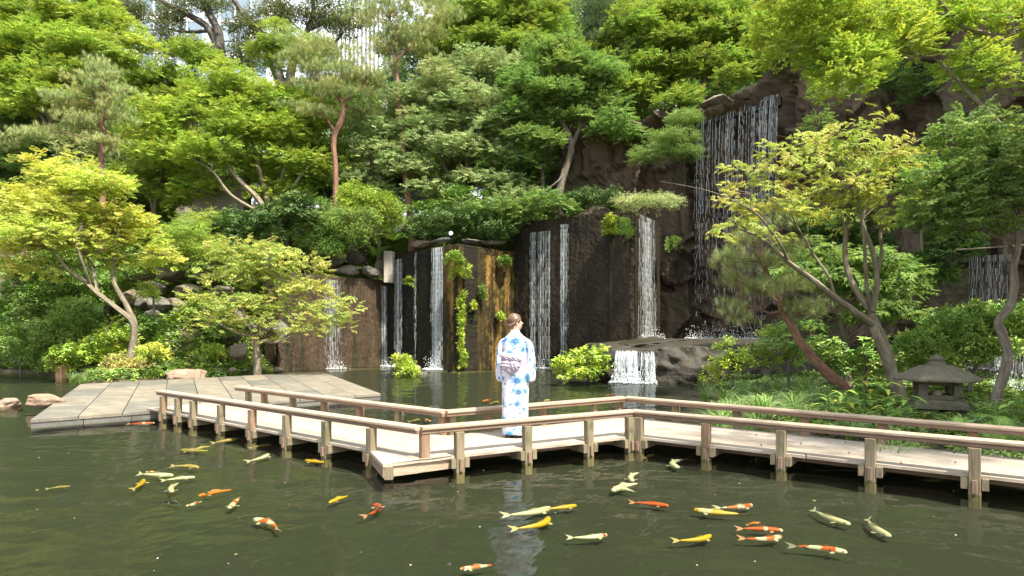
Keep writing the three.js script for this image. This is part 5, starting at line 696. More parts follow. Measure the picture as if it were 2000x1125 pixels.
wallFall(3, 1036, 1076, 6.1, { n: 90, w: 0.0042, gap: 0.58, soft: 0, leap: 0.08, wob: 0.02, clumps: 9, label: 'broad thin veil of water just past the woman' });
wallFall(3, 1094, 1112, 6.3, { n: 50, w: 0.004, gap: 0.6, leap: 0.05, wob: 0.03, clumps: 3, foam: 0.3, label: 'faint stream on the tall dark wall before the bright bush' });
{ const [a, n] = onWall(4, 1246, 6.45), [b] = onWall(4, 1275, 6.45); waterfall(a, b, 1.3, { n: 75, soft: 1, w: 0.0055, gap: 0.3, leap: 0.12, wob: 0.06, fan: 1.25, normal: n, clumps: 4, label: 'stream down the narrow wall into the upper basin' }); }
// the tall fall over the cliff lip
{
  const a = V3(8.45, 11.45, -27.9), b = V3(11.05, 11.5, -25.5), n = V3(-0.66, 0, 0.75);
  waterfall(a, b, 1.32, { n: 150, w: 0.007, thin: 0.5, gap: 0.45, leap: 0.75, wob: 0.12, normal: n, clumps: 8, foam: 2.2, label: 'tall waterfall dropping in strings from the lip of the cliff' });
  const lip = mesh('fall_lip', slab([[8.2, -28.2], [8.4, -27.85], [11.1, -25.4], [11.9, -26.2], [10, -28.4]], 11.0, 11.40, 0.05), M.wetRock); tag(lip, 'dark stone lip over which the tall waterfall drops', 'stone lip');
}
// the small cascade from the basin into the pond
waterfall(V3(3.35, 1.02, -19.95), V3(4.0, 1.0, -19.66), 0.0, { n: 250, w: 0.007, gap: 0.3, jit: 0.14, leap: 0.32, wob: 0.05, fan: 1.12, normal: V3(-0.25, 0, 0.97), clumps: 6, foam: 2.6, label: 'small white cascade from the upper basin into the pond' });
waterfall(V3(4.05, 0.98, -19.62), V3(4.5, 1.0, -19.42), 0.0, { n: 110, w: 0.007, gap: 0.4, jit: 0.25, leap: 0.38, wob: 0.08, fan: 1.2, normal: V3(-0.25, 0, 0.97), clumps: 3, foam: 1.2, label: 'thinner broken spill beside the small white cascade' });
// falls in the shaded corner
waterfall(at(1895, 500, 19), at(1985, 496, 17.4), 0.5, { n: 80, w: 0.004, gap: 0.7, leap: 0.2, wob: 0.1, normal: V3(-0.8, 0, 0.6), clumps: 9, foam: 0.6, label: 'dim veil of water on the shaded cliff behind the crooked maple' });
waterfall(at(1945, 650, 13.5), at(2010, 650, 12.6), 0.35, { n: 80, w: 0.004, gap: 0.6, leap: 0.15, wob: 0.08, normal: V3(-0.8, 0, 0.6), clumps: 7, foam: 0.8, label: 'low veil of water falling behind the stone lantern' });
// ---------------------------------------------------------------- koi
const C = { white: [0.52, 0.48, 0.40], cream: [0.46, 0.39, 0.24], yellow: [0.50, 0.29, 0.013], gold: [0.38, 0.23, 0.04], red: [0.46, 0.05, 0.009], orange: [0.48, 0.12, 0.013], black: [0.015, 0.015, 0.017], dusk: [0.24, 0.19, 0.06], grey: [0.45, 0.44, 0.38] };
M.koi = new THREE.MeshPhysicalMaterial({ vertexColors: true, roughness: 0.4 });
M.fin = new THREE.MeshPhysicalMaterial({ vertexColors: true, roughness: 0.6, transmission: 0.35, thickness: 0, side: THREE.DoubleSide });
const patch = (seed, t, a, f = 3.2) => fbm3(t * f + seed * 3.7, Math.cos(a) * 0.55 + seed, Math.sin(a) * 0.55, 2);
const PAT = {
  white: () => C.white, cream: (t, a, s) => mixc(C.cream, C.white, clamp(0.5 + patch(s, t, a))), yellow: (t, a, s) => mixc(C.yellow, C.gold, clamp(patch(s, t, a, 5))), gold: (t, a, s) => mixc(C.gold, C.cream, clamp(0.4 + patch(s, t, a))), paleYellow: (t) => mixc(C.yellow, C.white, t > 0.16 && t < 0.42 ? 0.75 : 0.1),
  orange: () => C.orange, red: () => mixc(C.red, C.orange, 0.35), black: () => C.black, dusk: (t, a, s) => mixc(C.dusk, C.gold, clamp(patch(s, t, a))), grey: (t, a, s) => mixc(C.grey, C.cream, clamp(0.5 + patch(s, t, a, 5))),
  kohaku: (t, a, s) => { const v = Math.sin(t * 13 + s) + 1.5 * patch(s, t, a); return v > -0.1 && Math.sin(a) > -0.35 && t > 0.06 ? mixc(C.red, C.orange, 0.4) : C.white; },
  redWhite: (t, a, s) => (Math.abs(t - 0.42) < 0.05 || t < 0.1 || Math.sin(a) < -0.45 ? C.white : mixc(C.red, C.orange, 0.3)), headRed: (t, a) => (t > 0.07 && t < 0.2 && Math.sin(a) > -0.2 ? C.red : C.white), headOnly: (t, a) => (t < 0.2 ? C.red : C.white),
  sanke: (t, a, s) => { if (t < 0.13) return C.white; const b = patch(s + 5, t, a, 6); if (b > 0.28) return C.black; const v = Math.sin(t * 12 + s) + patch(s, t, a); return v > -0.25 && Math.sin(a) > -0.4 ? mixc(C.red, C.orange, 0.25) : C.white; }, orangeBlack: (t, a, s) => (Math.abs(t - 0.24) < 0.045 && Math.sin(a) > 0 ? C.black : C.orange), redBlack: (t, a, s) => (patch(s + 5, t, a, 5) > 0.1 ? C.black : C.red),
};
let koiN = 0;
function koi(hx, hy, tx, ty, pat, label, depth0 = 0.07, bend = null, grp) {
  const depth = 0.04 + 0.3 * depth0;
  const seed = ++koiN, r = rngOf(seed * 31), Hd = on(hx, hy, -depth), Tl = on(tx, ty, -depth), L = 0.92 * clamp(Hd.distanceTo(Tl), 0.16, 0.85), dir = Hd.clone().sub(Tl).normalize(), g = group('koi', Hd.clone().lerp(Tl, 0.5)); g.rotation.y = Math.atan2(-dir.z, dir.x); tag(g, label, 'koi', grp);
  const k = bend ?? R(-0.55, 0.55, r), B = L * 0.84, col3 = (c) => c;
  const spine = (t) => { const s = (0.5 * L) - t * B, u = t; return [s, L * 0.16 * k * Math.sin(u * Math.PI * 1.0) - L * 0.10 * k * u * u * 2.2]; };     // s along, lateral
  const Wf = (t) => L * 0.060 * Math.pow(Math.sin(Math.PI * Math.pow(clamp(t, 0.0, 1) * 0.93 + 0.035, 0.62)), 0.85) * (1 - 0.22 * t) + L * 0.008, Hf = (t) => Wf(t) * (0.85 + 0.25 * t);
  const N = 30, S = 14, pos = [], cs = [], idx = [];
  for (let i = 0; i <= N; i++) { const t = i / N, [s, l] = spine(t), [s2, l2] = spine(Math.min(1, t + 0.02)), [s1, l1] = spine(Math.max(0, t - 0.02)), ax = s2 - s1, az = l2 - l1, al = Math.hypot(ax, az) || 1, nx = -az / al, nz = ax / al, end = i === 0 || i === N ? 0.12 : 1; for (let j = 0; j <= S; j++) { const a = j / S * Math.PI * 2, w = Math.cos(a) * Wf(t) * end, h = Math.sin(a) * Hf(t) * end; pos.push(s + nx * w, h, l + nz * w); cs.push(...PAT[pat](t, a, seed)); } }
  for (let i = 0; i < N; i++) for (let j = 0; j < S; j++) { const a = i * (S + 1) + j, b = a + S + 1; idx.push(a, b, a + 1, b, b + 1, a + 1); }
  const geo = new THREE.BufferGeometry(); geo.setAttribute('position', new THREE.Float32BufferAttribute(pos, 3)); geo.setAttribute('color', new THREE.Float32BufferAttribute(cs, 3)); geo.setIndex(idx); geo.computeVertexNormals(); const body = mesh('body', geo, M.koi, g);
  const tailC = mixc(PAT[pat](0.95, 1.5, seed), C.white, 0.35);
  const fin = (name, pts, c) => { const t = new Tri(), cc = []; for (let i = 1; i < pts.length - 1; i++) { t.tri(pts[0], pts[i], pts[i + 1]); for (let q = 0; q < 3; q++) cc.push(...c); } const f = t.geo(); f.deleteAttribute('uv'); f.setAttribute('color', new THREE.Float32BufferAttribute(cc, 3)); mesh(name, f, M.fin, g); };
  const [ts, tl] = spine(1), [us, ul] = spine(0.9), tx2 = ts - us, tz2 = tl - ul, tn = Math.hypot(tx2, tz2), dx = tx2 / tn, dz = tz2 / tn, q = (f, s, y) => V3(ts + dx * f * L - dz * s * L, y * L, tl + dz * f * L + dx * s * L);
  fin('tail_fin', [q(-0.02, 0, 0), q(0.05, 0.035, 0.03), q(0.19, 0.085, 0.05), q(0.11, 0.01, 0.005), q(0.17, -0.055, -0.035), q(0.05, -0.03, -0.02)], tailC);
  for (const s of [-1, 1]) { const [a, l] = spine(0.24), w = Wf(0.24); fin('pectoral_fin', [V3(a, -0.01 * L, l + s * w * 0.85), V3(a - 0.02 * L, -0.015 * L, l + s * (w + 0.075 * L)), V3(a - 0.07 * L, -0.02 * L, l + s * (w + 0.085 * L)), V3(a - 0.095 * L, -0.02 * L, l + s * (w + 0.045 * L)), V3(a - 0.05 * L, -0.015 * L, l + s * w * 0.8)], mixc(PAT[pat](0.25, 4.2, seed), C.white, 0.5)); }
  { const pts = []; for (const t of [0.36, 0.42, 0.5, 0.58, 0.66]) { const [s, l] = spine(t); pts.push([s, Hf(t), l]); } const ht = [0, 0.05, 0.05, 0.035, 0.01]; const t = new Tri(), cc = []; for (let i = 0; i < 4; i++) { const a = pts[i], b = pts[i + 1]; t.quad(V3(a[0], a[1] * .9, a[2]), V3(b[0], b[1] * .9, b[2]), V3(b[0] - 0.02 * L, b[1] + ht[i + 1] * L * .6, b[2] + 0.012 * L), V3(a[0] - 0.02 * L, a[1] + ht[i] * L * .6, a[2] + 0.012 * L)); for (let k2 = 0; k2 < 6; k2++) cc.push(...tailC); } const f = t.geo(); f.deleteAttribute('uv'); f.setAttribute('color', new THREE.Float32BufferAttribute(cc, 3)); mesh('dorsal_fin', f, M.fin, g); }
  const eg = new THREE.SphereGeometry(L * 0.012, 8, 6); for (const s of [-1, 1]) { const [a, l] = spine(0.085), e = mesh('eye', eg, M.koiEye ||= new THREE.MeshStandardMaterial({ color: col(0.01, 0.01, 0.01), roughness: 0.2 }), g); e.position.set(a, Hf(0.085) * 0.35, l + s * Wf(0.085) * 0.9); }
  return g;
}
const Yl = ['plain yellow koi swimming near the water surface', 'yellow koi in the pond'], Wl = ['plain white koi swimming near the water surface', 'white koi in the pond'], Dl = ['dim golden koi swimming deep in the murky water', 'deep golden koi'];
const many = (p, [label, grp], list, d) => list.forEach(([a, b, c, e, k]) => koi(a, b, c, e, p, label, d, k, grp));
many('yellow', Yl, [[594, 899, 647, 905, -.3], [281, 937, 264, 957, .2], [641, 983, 686, 965, .2], [1129, 987, 1060, 996, .1], [1074, 1010, 1015, 1041, .7], [1391, 1045, 1321, 1062, .5]]);
many('white', Wl, [[526, 887, 489, 903, .4], [342, 929, 262, 926, .1], [384, 932, 311, 938, -.3], [1236, 941, 1238, 919, .5], [1326, 915, 1316, 893, .8], [1194, 960, 1250, 940, .3]]);
many('dusk', Dl, [[531, 868, 482, 875], [350, 879, 416, 882], [139, 950, 88, 954], [1279, 888, 1253, 894], [820, 818, 800, 824], [975, 784, 955, 788]], 0.12);
koi(466, 857, 410, 866, 'gold', 'pale gold koi close under the footbridge rail', 0.1); koi(380, 878, 415, 870, 'gold', 'small gold koi crossing above a dim one', 0.09); koi(390, 914, 338, 908, 'gold', 'gold koi with pale head above the white pair', 0.07, -0.4);
koi(289, 922, 306, 921, 'kohaku', 'small pink and white koi beside a white one', 0.07); koi(337, 962, 341, 941, 'cream', 'cream koi heading out from under a white one', 0.08, 0.4); koi(384, 970, 465, 953, 'orangeBlack', 'long orange koi with a black saddle behind its head', 0.06, 0.3);
koi(321, 979, 364, 985, 'black', 'black koi following the red, white and black one', 0.1); koi(361, 989, 405, 977, 'sanke', 'red, white and black koi beside the black koi', 0.06); koi(446, 994, 473, 968, 'kohaku', 'orange and white koi with fins spread wide', 0.06); koi(492, 1014, 563, 1033, 'kohaku', 'white koi with orange bands swimming alone', 0.06, 0.4);
koi(728, 983, 738, 1010, 'redBlack', 'small red and black koi curling below the bridge corner', 0.06, 0.9); koi(305, 826, 242, 829, 'redWhite', 'red and white koi under the edge of the stone platform', 0.08);
koi(1078, 991, 984, 1012, 'cream', 'large cream koi swimming behind a yellow one', 0.07, 0.4); koi(1189, 1044, 1107, 1054, 'headRed', 'white koi with a red crown', 0.06, 0.35); koi(895, 1112, 977, 1102, 'kohaku', 'orange koi with white saddle bands at the viewer bank', 0.06, -0.1);
koi(1310, 989, 1226, 979, 'red', 'deep red-orange koi without markings', 0.09, -0.2); koi(1193, 951, 1253, 962, 'headOnly', 'white koi with a red head among white ones', 0.06, 0.3); koi(1350, 995, 1465, 1008, 'paleYellow', 'long yellow koi with a white back', 0.06, -0.3);
koi(1472, 986, 1397, 995, 'sanke', 'slim red, white and black koi over the long yellow one', 0.07, 0.3); koi(1487, 1021, 1452, 1024, 'orange', 'small orange koi above the red and white pair', 0.11); koi(1534, 1037, 1432, 1030, 'redWhite', 'red koi with one white saddle, upper of a pair', 0.08, -0.2); koi(1529, 1047, 1447, 1057, 'kohaku', 'white koi with a red back, lower of a pair', 0.06, 0.5); koi(1661, 1080, 1532, 1062, 'sanke', 'large red, white and black koi leaving the group', 0.05, -0.25);
koi(1666, 1026, 1569, 994, 'cream', 'long cream koi under the reflection of a post', 0.08, 0.4); koi(1742, 1050, 1677, 1010, 'grey', 'greyish cream koi with fins spread', 0.09, 0.3);
koi(842, 823, 824, 817, 'kohaku', 'orange and white koi behind the corner of the footbridge', 0.06); koi(942, 784, 962, 780, 'orange', 'orange koi beyond the footbridge beside the woman', 0.06); koi(1194, 771, 1180, 772, 'red', 'red koi close to the bend of the far handrail', 0.06); koi(1262, 791, 1280, 793, 'kohaku', 'red and white koi beyond the far handrail', 0.06); koi(1075, 781, 1056, 785, 'gold', 'gold koi on the far side of the footbridge', 0.06);

// ---------------------------------------------------------------- stone lantern
{
  const Z = 10.2, c = at(1830, 742, Z), y0 = 0.18, g = group('stone_lantern', V3(c.x, y0, c.z)); tag(g, 'low snow-viewing stone lantern with a wide mossy roof', 'lantern'); g.rotation.y = -0.42;
  const mossMap = tex(512, 512, (u, v) => { const a = tfbm(u, v, 8, 8, 5, 701), m = tfbm(u, v, 10, 10, 5, 705), s = tfbm(u, v, 90, 90, 2, 708); let q = mixc([0.07, 0.058, 0.042], [0.16, 0.14, 0.105], a); q = mixc(q, [0.09, 0.10, 0.03], clamp((m - 0.5) * 4) * 0.8); q = mixc(q, [0.22, 0.21, 0.17], clamp((s - 0.66) * 6)); return lin(q); }, { srgb: true }); mossMap.repeat.set(1.5, 1.5);
  const mat = new THREE.MeshStandardMaterial({ map: mossMap, bumpMap: grit, bumpScale: 0.02, roughness: 0.92 }), RY = c.y - y0;
  const hex = (a) => { const s = Math.PI / 3, b = ((a % s) + s) % s - s / 2; return lerp(1, 0.866 / Math.cos(b), 0.65); };
  const prof = [[0.0, 0.27], [0.10, 0.262], [0.25, 0.235], [0.40, 0.17], [0.52, 0.10], [0.60, 0.055], [0.632, 0.03], [0.63, -0.005], [0.58, -0.012], [0.30, 0.01], [0.0, 0.015]];
  mesh('roof', sheet(72, prof.length * 3 - 3, (u, v) => { const f = v * (prof.length - 1), i = Math.min(prof.length - 2, Math.floor(f)), t = f - i, r = lerp(prof[i][0], prof[i + 1][0], t), y = lerp(prof[i][1], prof[i + 1][1], t), a = u * Math.PI * 2, k = hex(a) * (1 + 0.012 * fbm3(Math.cos(a) * 3, y * 9, Math.sin(a) * 3, 3)); return V3(Math.cos(a) * r * k, RY + y + 0.012 * fbm3(Math.cos(a) * r * 7, y, Math.sin(a) * r * 7, 3), -Math.sin(a) * r * k); }, (u, v, p) => [p.x + p.y, p.z]), mat, g);
  mesh('finial', new THREE.LatheGeometry([[0, 0.115], [0.05, 0.10], [0.105, 0.06], [0.12, 0.03], [0.09, 0], [0.14, -0.03], [0.15, -0.06]].map(([x, y]) => new THREE.Vector2(x, y)), 20).translate(0, RY + 0.31, 0), mat, g);
  // fire box: four corner posts, sill and head with open windows
  const bx = 0.235; for (const [sx, sz] of [[-1, -1], [1, -1], [1, 1], [-1, 1]]) mesh('corner_post', timber(V3(sx * bx, RY - 0.31, sz * bx), V3(sx * bx, RY - 0.002, sz * bx), 0.125, 0.125, 0.012), mat, g);
  for (const [a, b] of [[[-1, 1], [1, 1]], [[1, 1], [1, -1]], [[1, -1], [-1, -1]], [[-1, -1], [-1, 1]]]) for (const [nm, y, h] of [['sill', RY - 0.272, 0.076], ['head', RY - 0.04, 0.076]]) { const A = V3(a[0] * bx, y, a[1] * bx), B = V3(b[0] * bx, y, b[1] * bx), d = B.clone().sub(A).normalize().multiplyScalar(0.0635); mesh(nm, timber(A.clone().add(d), B.clone().sub(d), 0.085, h, 0.008), mat, g); }
  mesh('middle_slab', slab([[-0.36, -0.36], [0.36, -0.36], [0.36, 0.36], [-0.36, 0.36]], RY - 0.455, RY - 0.312, 0.025, [1, 0]), mat, g);
  for (const a of [0.8, 2.37, 3.94, 5.51]) mesh('leg', tube([V3(Math.cos(a) * 0.22, RY - 0.456, Math.sin(a) * 0.22), V3(Math.cos(a) * 0.33, RY - 0.56, Math.sin(a) * 0.33), V3(Math.cos(a) * 0.36, -0.1, Math.sin(a) * 0.36)], [0.11, 0.10, 0.09], 8, 4, 0.04), mat, g);
  const v = mesh('vase', new THREE.LatheGeometry([[0, 0], [0.045, 0.003], [0.062, 0.05], [0.06, 0.10], [0.04, 0.125], [0.048, 0.14], [0.04, 0.138], [0.03, 0.12]].map(([x, y]) => new THREE.Vector2(x, y)), 20), new THREE.MeshStandardMaterial({ color: col(0.42, 0.36, 0.27), roughness: 0.6 })); v.position.set(c.x, y0 + RY - 0.311, c.z); tag(v, 'small pale vase standing inside the stone lantern', 'vase');
}
// ---------------------------------------------------------------- smaller things
{
  // cut wooden pile in the water, split staves round a core
  const p = on(121, 739, 0), g = group('wooden_pile', V3(p.x, 0, p.z)); tag(g, 'cut orange-brown wooden pile of split staves standing in the water', 'pile'); const m = [wood(1.1, 0.72, 0.42), wood(0.95, 0.6, 0.34), wood(1.2, 0.85, 0.55)];
  for (let i = 0; i < 11; i++) { const a = i / 11 * 6.2832, x = Math.cos(a), z = Math.sin(a); mesh('stave', timber(V3(x * 0.13, -0.3, z * 0.13), V3(x * 0.19, 0.42 + 0.05 * hash(i, 3), z * 0.19), 0.085, 0.04, 0.008, V3(-z, 0, x)), m[i % 3], g); }
  mesh('core', new THREE.CylinderGeometry(0.165, 0.11, 0.68, 14).translate(0, 0.04, 0), m[1], g);
}
{ const c = at(1540, 735, 13), g = group('garden_light', V3(c.x, c.y - 0.25, c.z)); tag(g, 'slim black garden light post among the ferns beyond the bridge', 'light post'); const m = new THREE.MeshStandardMaterial({ color: col(0.03, 0.03, 0.032), roughness: 0.45 }); mesh('post', new THREE.CylinderGeometry(0.028, 0.028, 0.55, 16).translate(0, 0.275, 0), m, g); mesh('cap', new THREE.CylinderGeometry(0.036, 0.036, 0.05, 16).translate(0, 0.58, 0), m, g); mesh('lens', new THREE.CylinderGeometry(0.026, 0.026, 0.05, 16).translate(0, 0.53, 0), M.concrete, g); }
{ const c = at(881, 456, 26.6), g = group('spotlight', c); tag(g, 'small white-faced spotlight on a teal bracket above the golden wall', 'spotlight'); const teal = new THREE.MeshStandardMaterial({ color: col(0.02, 0.16, 0.17), roughness: 0.5 }); mesh('housing', new THREE.CylinderGeometry(0.09, 0.11, 0.16, 16).rotateX(Math.PI / 2), new THREE.MeshStandardMaterial({ color: col(0.05, 0.05, 0.05), roughness: 0.5 }), g); mesh('lens', new THREE.CylinderGeometry(0.085, 0.085, 0.02, 16).rotateX(Math.PI / 2).translate(0, 0, 0.09), new THREE.MeshStandardMaterial({ color: col(0.8, 0.8, 0.78), roughness: 0.3 }), g); mesh('bracket', timber(V3(-0.02, -0.1, 0), V3(-0.25, -0.25, 0), 0.05, 0.03), teal, g); }
{ const m = mesh('bamboo_pole', tube([at(1868, 488, 15.2), at(1930, 484, 14.9), at(2010, 478, 14.6)], [0.02, 0.02, 0.018], 8, 4), M.barkPale); tag(m, 'thin bamboo pole lying level against the shaded cliff', 'pole'); }
// ---------------------------------------------------------------- buildings behind the garden
{
  const g = group('glass_building', at(300, 230, 62)); tag(g, 'glass-fronted building with thin white mullions behind the trees', 'building'); const o = g.position, white = new THREE.MeshStandardMaterial({ color: col(0.78, 0.79, 0.8), roughness: 0.5 }), glass = [[0.30, 0.36, 0.42], [0.22, 0.28, 0.34], [0.38, 0.43, 0.48]].map((c) => new THREE.MeshPhysicalMaterial({ color: col(...c), roughness: 0.08, metalness: 0.35 }));
  const W = 22, cols = 14, rows = 6, cw = W / cols, rh = 3.4; mesh('wall', new THREE.BoxGeometry(W + 0.4, rows * rh + 1, 6).translate(0, rows * rh / 2 - 0.5, -3.3), white, g);
  const pane = new THREE.BoxGeometry(cw - 0.14, rh - 0.5, 0.06), sp = new THREE.BoxGeometry(cw - 0.14, 0.3, 0.05), mu = new THREE.BoxGeometry(0.12, rows * rh, 0.22), tr = new THREE.BoxGeometry(W, 0.12, 0.18);
  for (let i = 0; i < cols; i++) for (let j = 0; j < rows; j++) { const p = mesh('pane', pane, glass[Math.floor(hash(i, j, 4) * 3)], g); p.position.set(-W / 2 + (i + 0.5) * cw, (j + 0.5) * rh, -0.2); }
  for (let i = 0; i <= cols; i++) { const p = mesh('mullion', mu, white, g); p.position.set(-W / 2 + i * cw, rows * rh / 2, -0.1); } for (let j = 0; j <= rows; j++) { const p = mesh('transom', tr, white, g); p.position.set(0, j * rh, -0.12); }
  g.rotation.y = 0.12;
}
{
  const g = group('ribbed_tower', at(695, 330, 75)); tag(g, 'pale tower with close vertical ribs between the pines', 'building'); const m = new THREE.MeshStandardMaterial({ color: col(0.72, 0.74, 0.76), roughness: 0.6 }), d = new THREE.MeshStandardMaterial({ color: col(0.42, 0.45, 0.48), roughness: 0.4 }); mesh('wall', new THREE.BoxGeometry(6, 24, 5).translate(0, 8, -2.7), d, g); const f = new THREE.BoxGeometry(0.2, 24, 0.4).translate(0, 8, 0); for (let i = 0; i <= 12; i++) mesh('rib', f, m, g).position.x = -3 + i * 0.5;
}
{ const m = mesh('pale_house', new THREE.BoxGeometry(12, 6, 5), new THREE.MeshStandardMaterial({ color: col(0.68, 0.68, 0.66), roughness: 0.8 })); m.position.copy(at(90, 290, 48)); tag(m, 'plain pale house wall glimpsed through the trees', 'building'); }
{ const m = mesh('garden_wall', new THREE.BoxGeometry(4, 1.6, 0.3), M.rock[2]); m.position.copy(at(705, 345, 36)); tag(m, 'pale garden wall glimpsed behind the pines', 'wall'); }
{ const m = mesh('retaining_wall', new THREE.BoxGeometry(2.6, 2.0, 0.5), M.rock[0]); m.position.copy(at(430, 385, 30.8)); tag(m, 'grey concrete retaining wall under the wide lime maple', 'wall'); }

// specks of leaf litter and bubbles afloat on the pond
{
  const r = rngOf(77), n = 70, im = new THREE.InstancedMesh(new THREE.IcosahedronGeometry(1, 0), new THREE.MeshStandardMaterial({ color: col(1, 1, 1), roughness: 0.7 }), n), m = new THREE.Matrix4(), Q = new THREE.Quaternion(), c = new THREE.Color();
  for (let i = 0; i < n; i++) { const Z = lerp(3.9, 20, Math.pow(r(), 1.6)), x = R(-0.95, 0.95, r) * Z * 0.83, s = R(0.003, 0.008, r), leaf = r() < 0.3; m.compose(V3(Math.min(x, 3.6), 0.002, -Z), Q.setFromEuler(new THREE.Euler(0, R(0, 6, r), 0)), V3(s * (leaf ? 2.6 : 1), s * 0.4, s * (leaf ? 1.5 : 1))); im.setMatrixAt(i, m); leaf ? c.setRGB(0.25, 0.2, 0.06) : c.setRGB(0.4, 0.41, 0.38); im.setColorAt(i, c); }
  im.name = 'floating_litter'; tag(im, 'fine specks of leaf litter and bubbles afloat on the pond', 'litter', null, 'stuff'); scene.add(im);
}
// ---------------------------------------------------------------- woman in a summer kimono
function sdfMesh(fn, c, half, res) {
  const mc = new MarchingCubes(res, new THREE.MeshBasicMaterial(), false, false, 200000); mc.isolation = 0;
  for (let k = 0; k < res; k++) for (let j = 0; j < res; j++) for (let i = 0; i < res; i++) mc.field[i + j * res + k * res * res] = -fn(c.x + (i / (res / 2) - 1) * half, c.y + (j / (res / 2) - 1) * half, c.z + (k / (res / 2) - 1) * half);
  mc.update(); const n = mc.count, g = new THREE.BufferGeometry(), p = mc.positionArray.slice(0, n * 3); for (let i = 0; i < n; i++) { p[3 * i] = c.x + p[3 * i] * half; p[3 * i + 1] = c.y + p[3 * i + 1] * half; p[3 * i + 2] = c.z + p[3 * i + 2] * half; }
  g.setAttribute('position', new THREE.BufferAttribute(p, 3)); g.setAttribute('normal', new THREE.BufferAttribute(mc.normalArray.slice(0, n * 3), 3)); return g;
}
const smin = (a, b, k) => { const h = clamp(0.5 + 0.5 * (b - a) / k); return lerp(b, a, h) - k * h * (1 - h); };
const cap = (x, y, z, a, b, r0, r1) => { const dx = b[0] - a[0], dy = b[1] - a[1], dz = b[2] - a[2], t = clamp(((x - a[0]) * dx + (y - a[1]) * dy + (z - a[2]) * dz) / (dx * dx + dy * dy + dz * dz)); return Math.hypot(x - a[0] - t * dx, y - a[1] - t * dy, z - a[2] - t * dz) - lerp(r0, r1, t); };
const ell = (x, y, z, c, r) => { const q = Math.hypot((x - c[0]) / r[0], (y - c[1]) / r[1], (z - c[2]) / r[2]); return (q - 1) * Math.min(...r); };
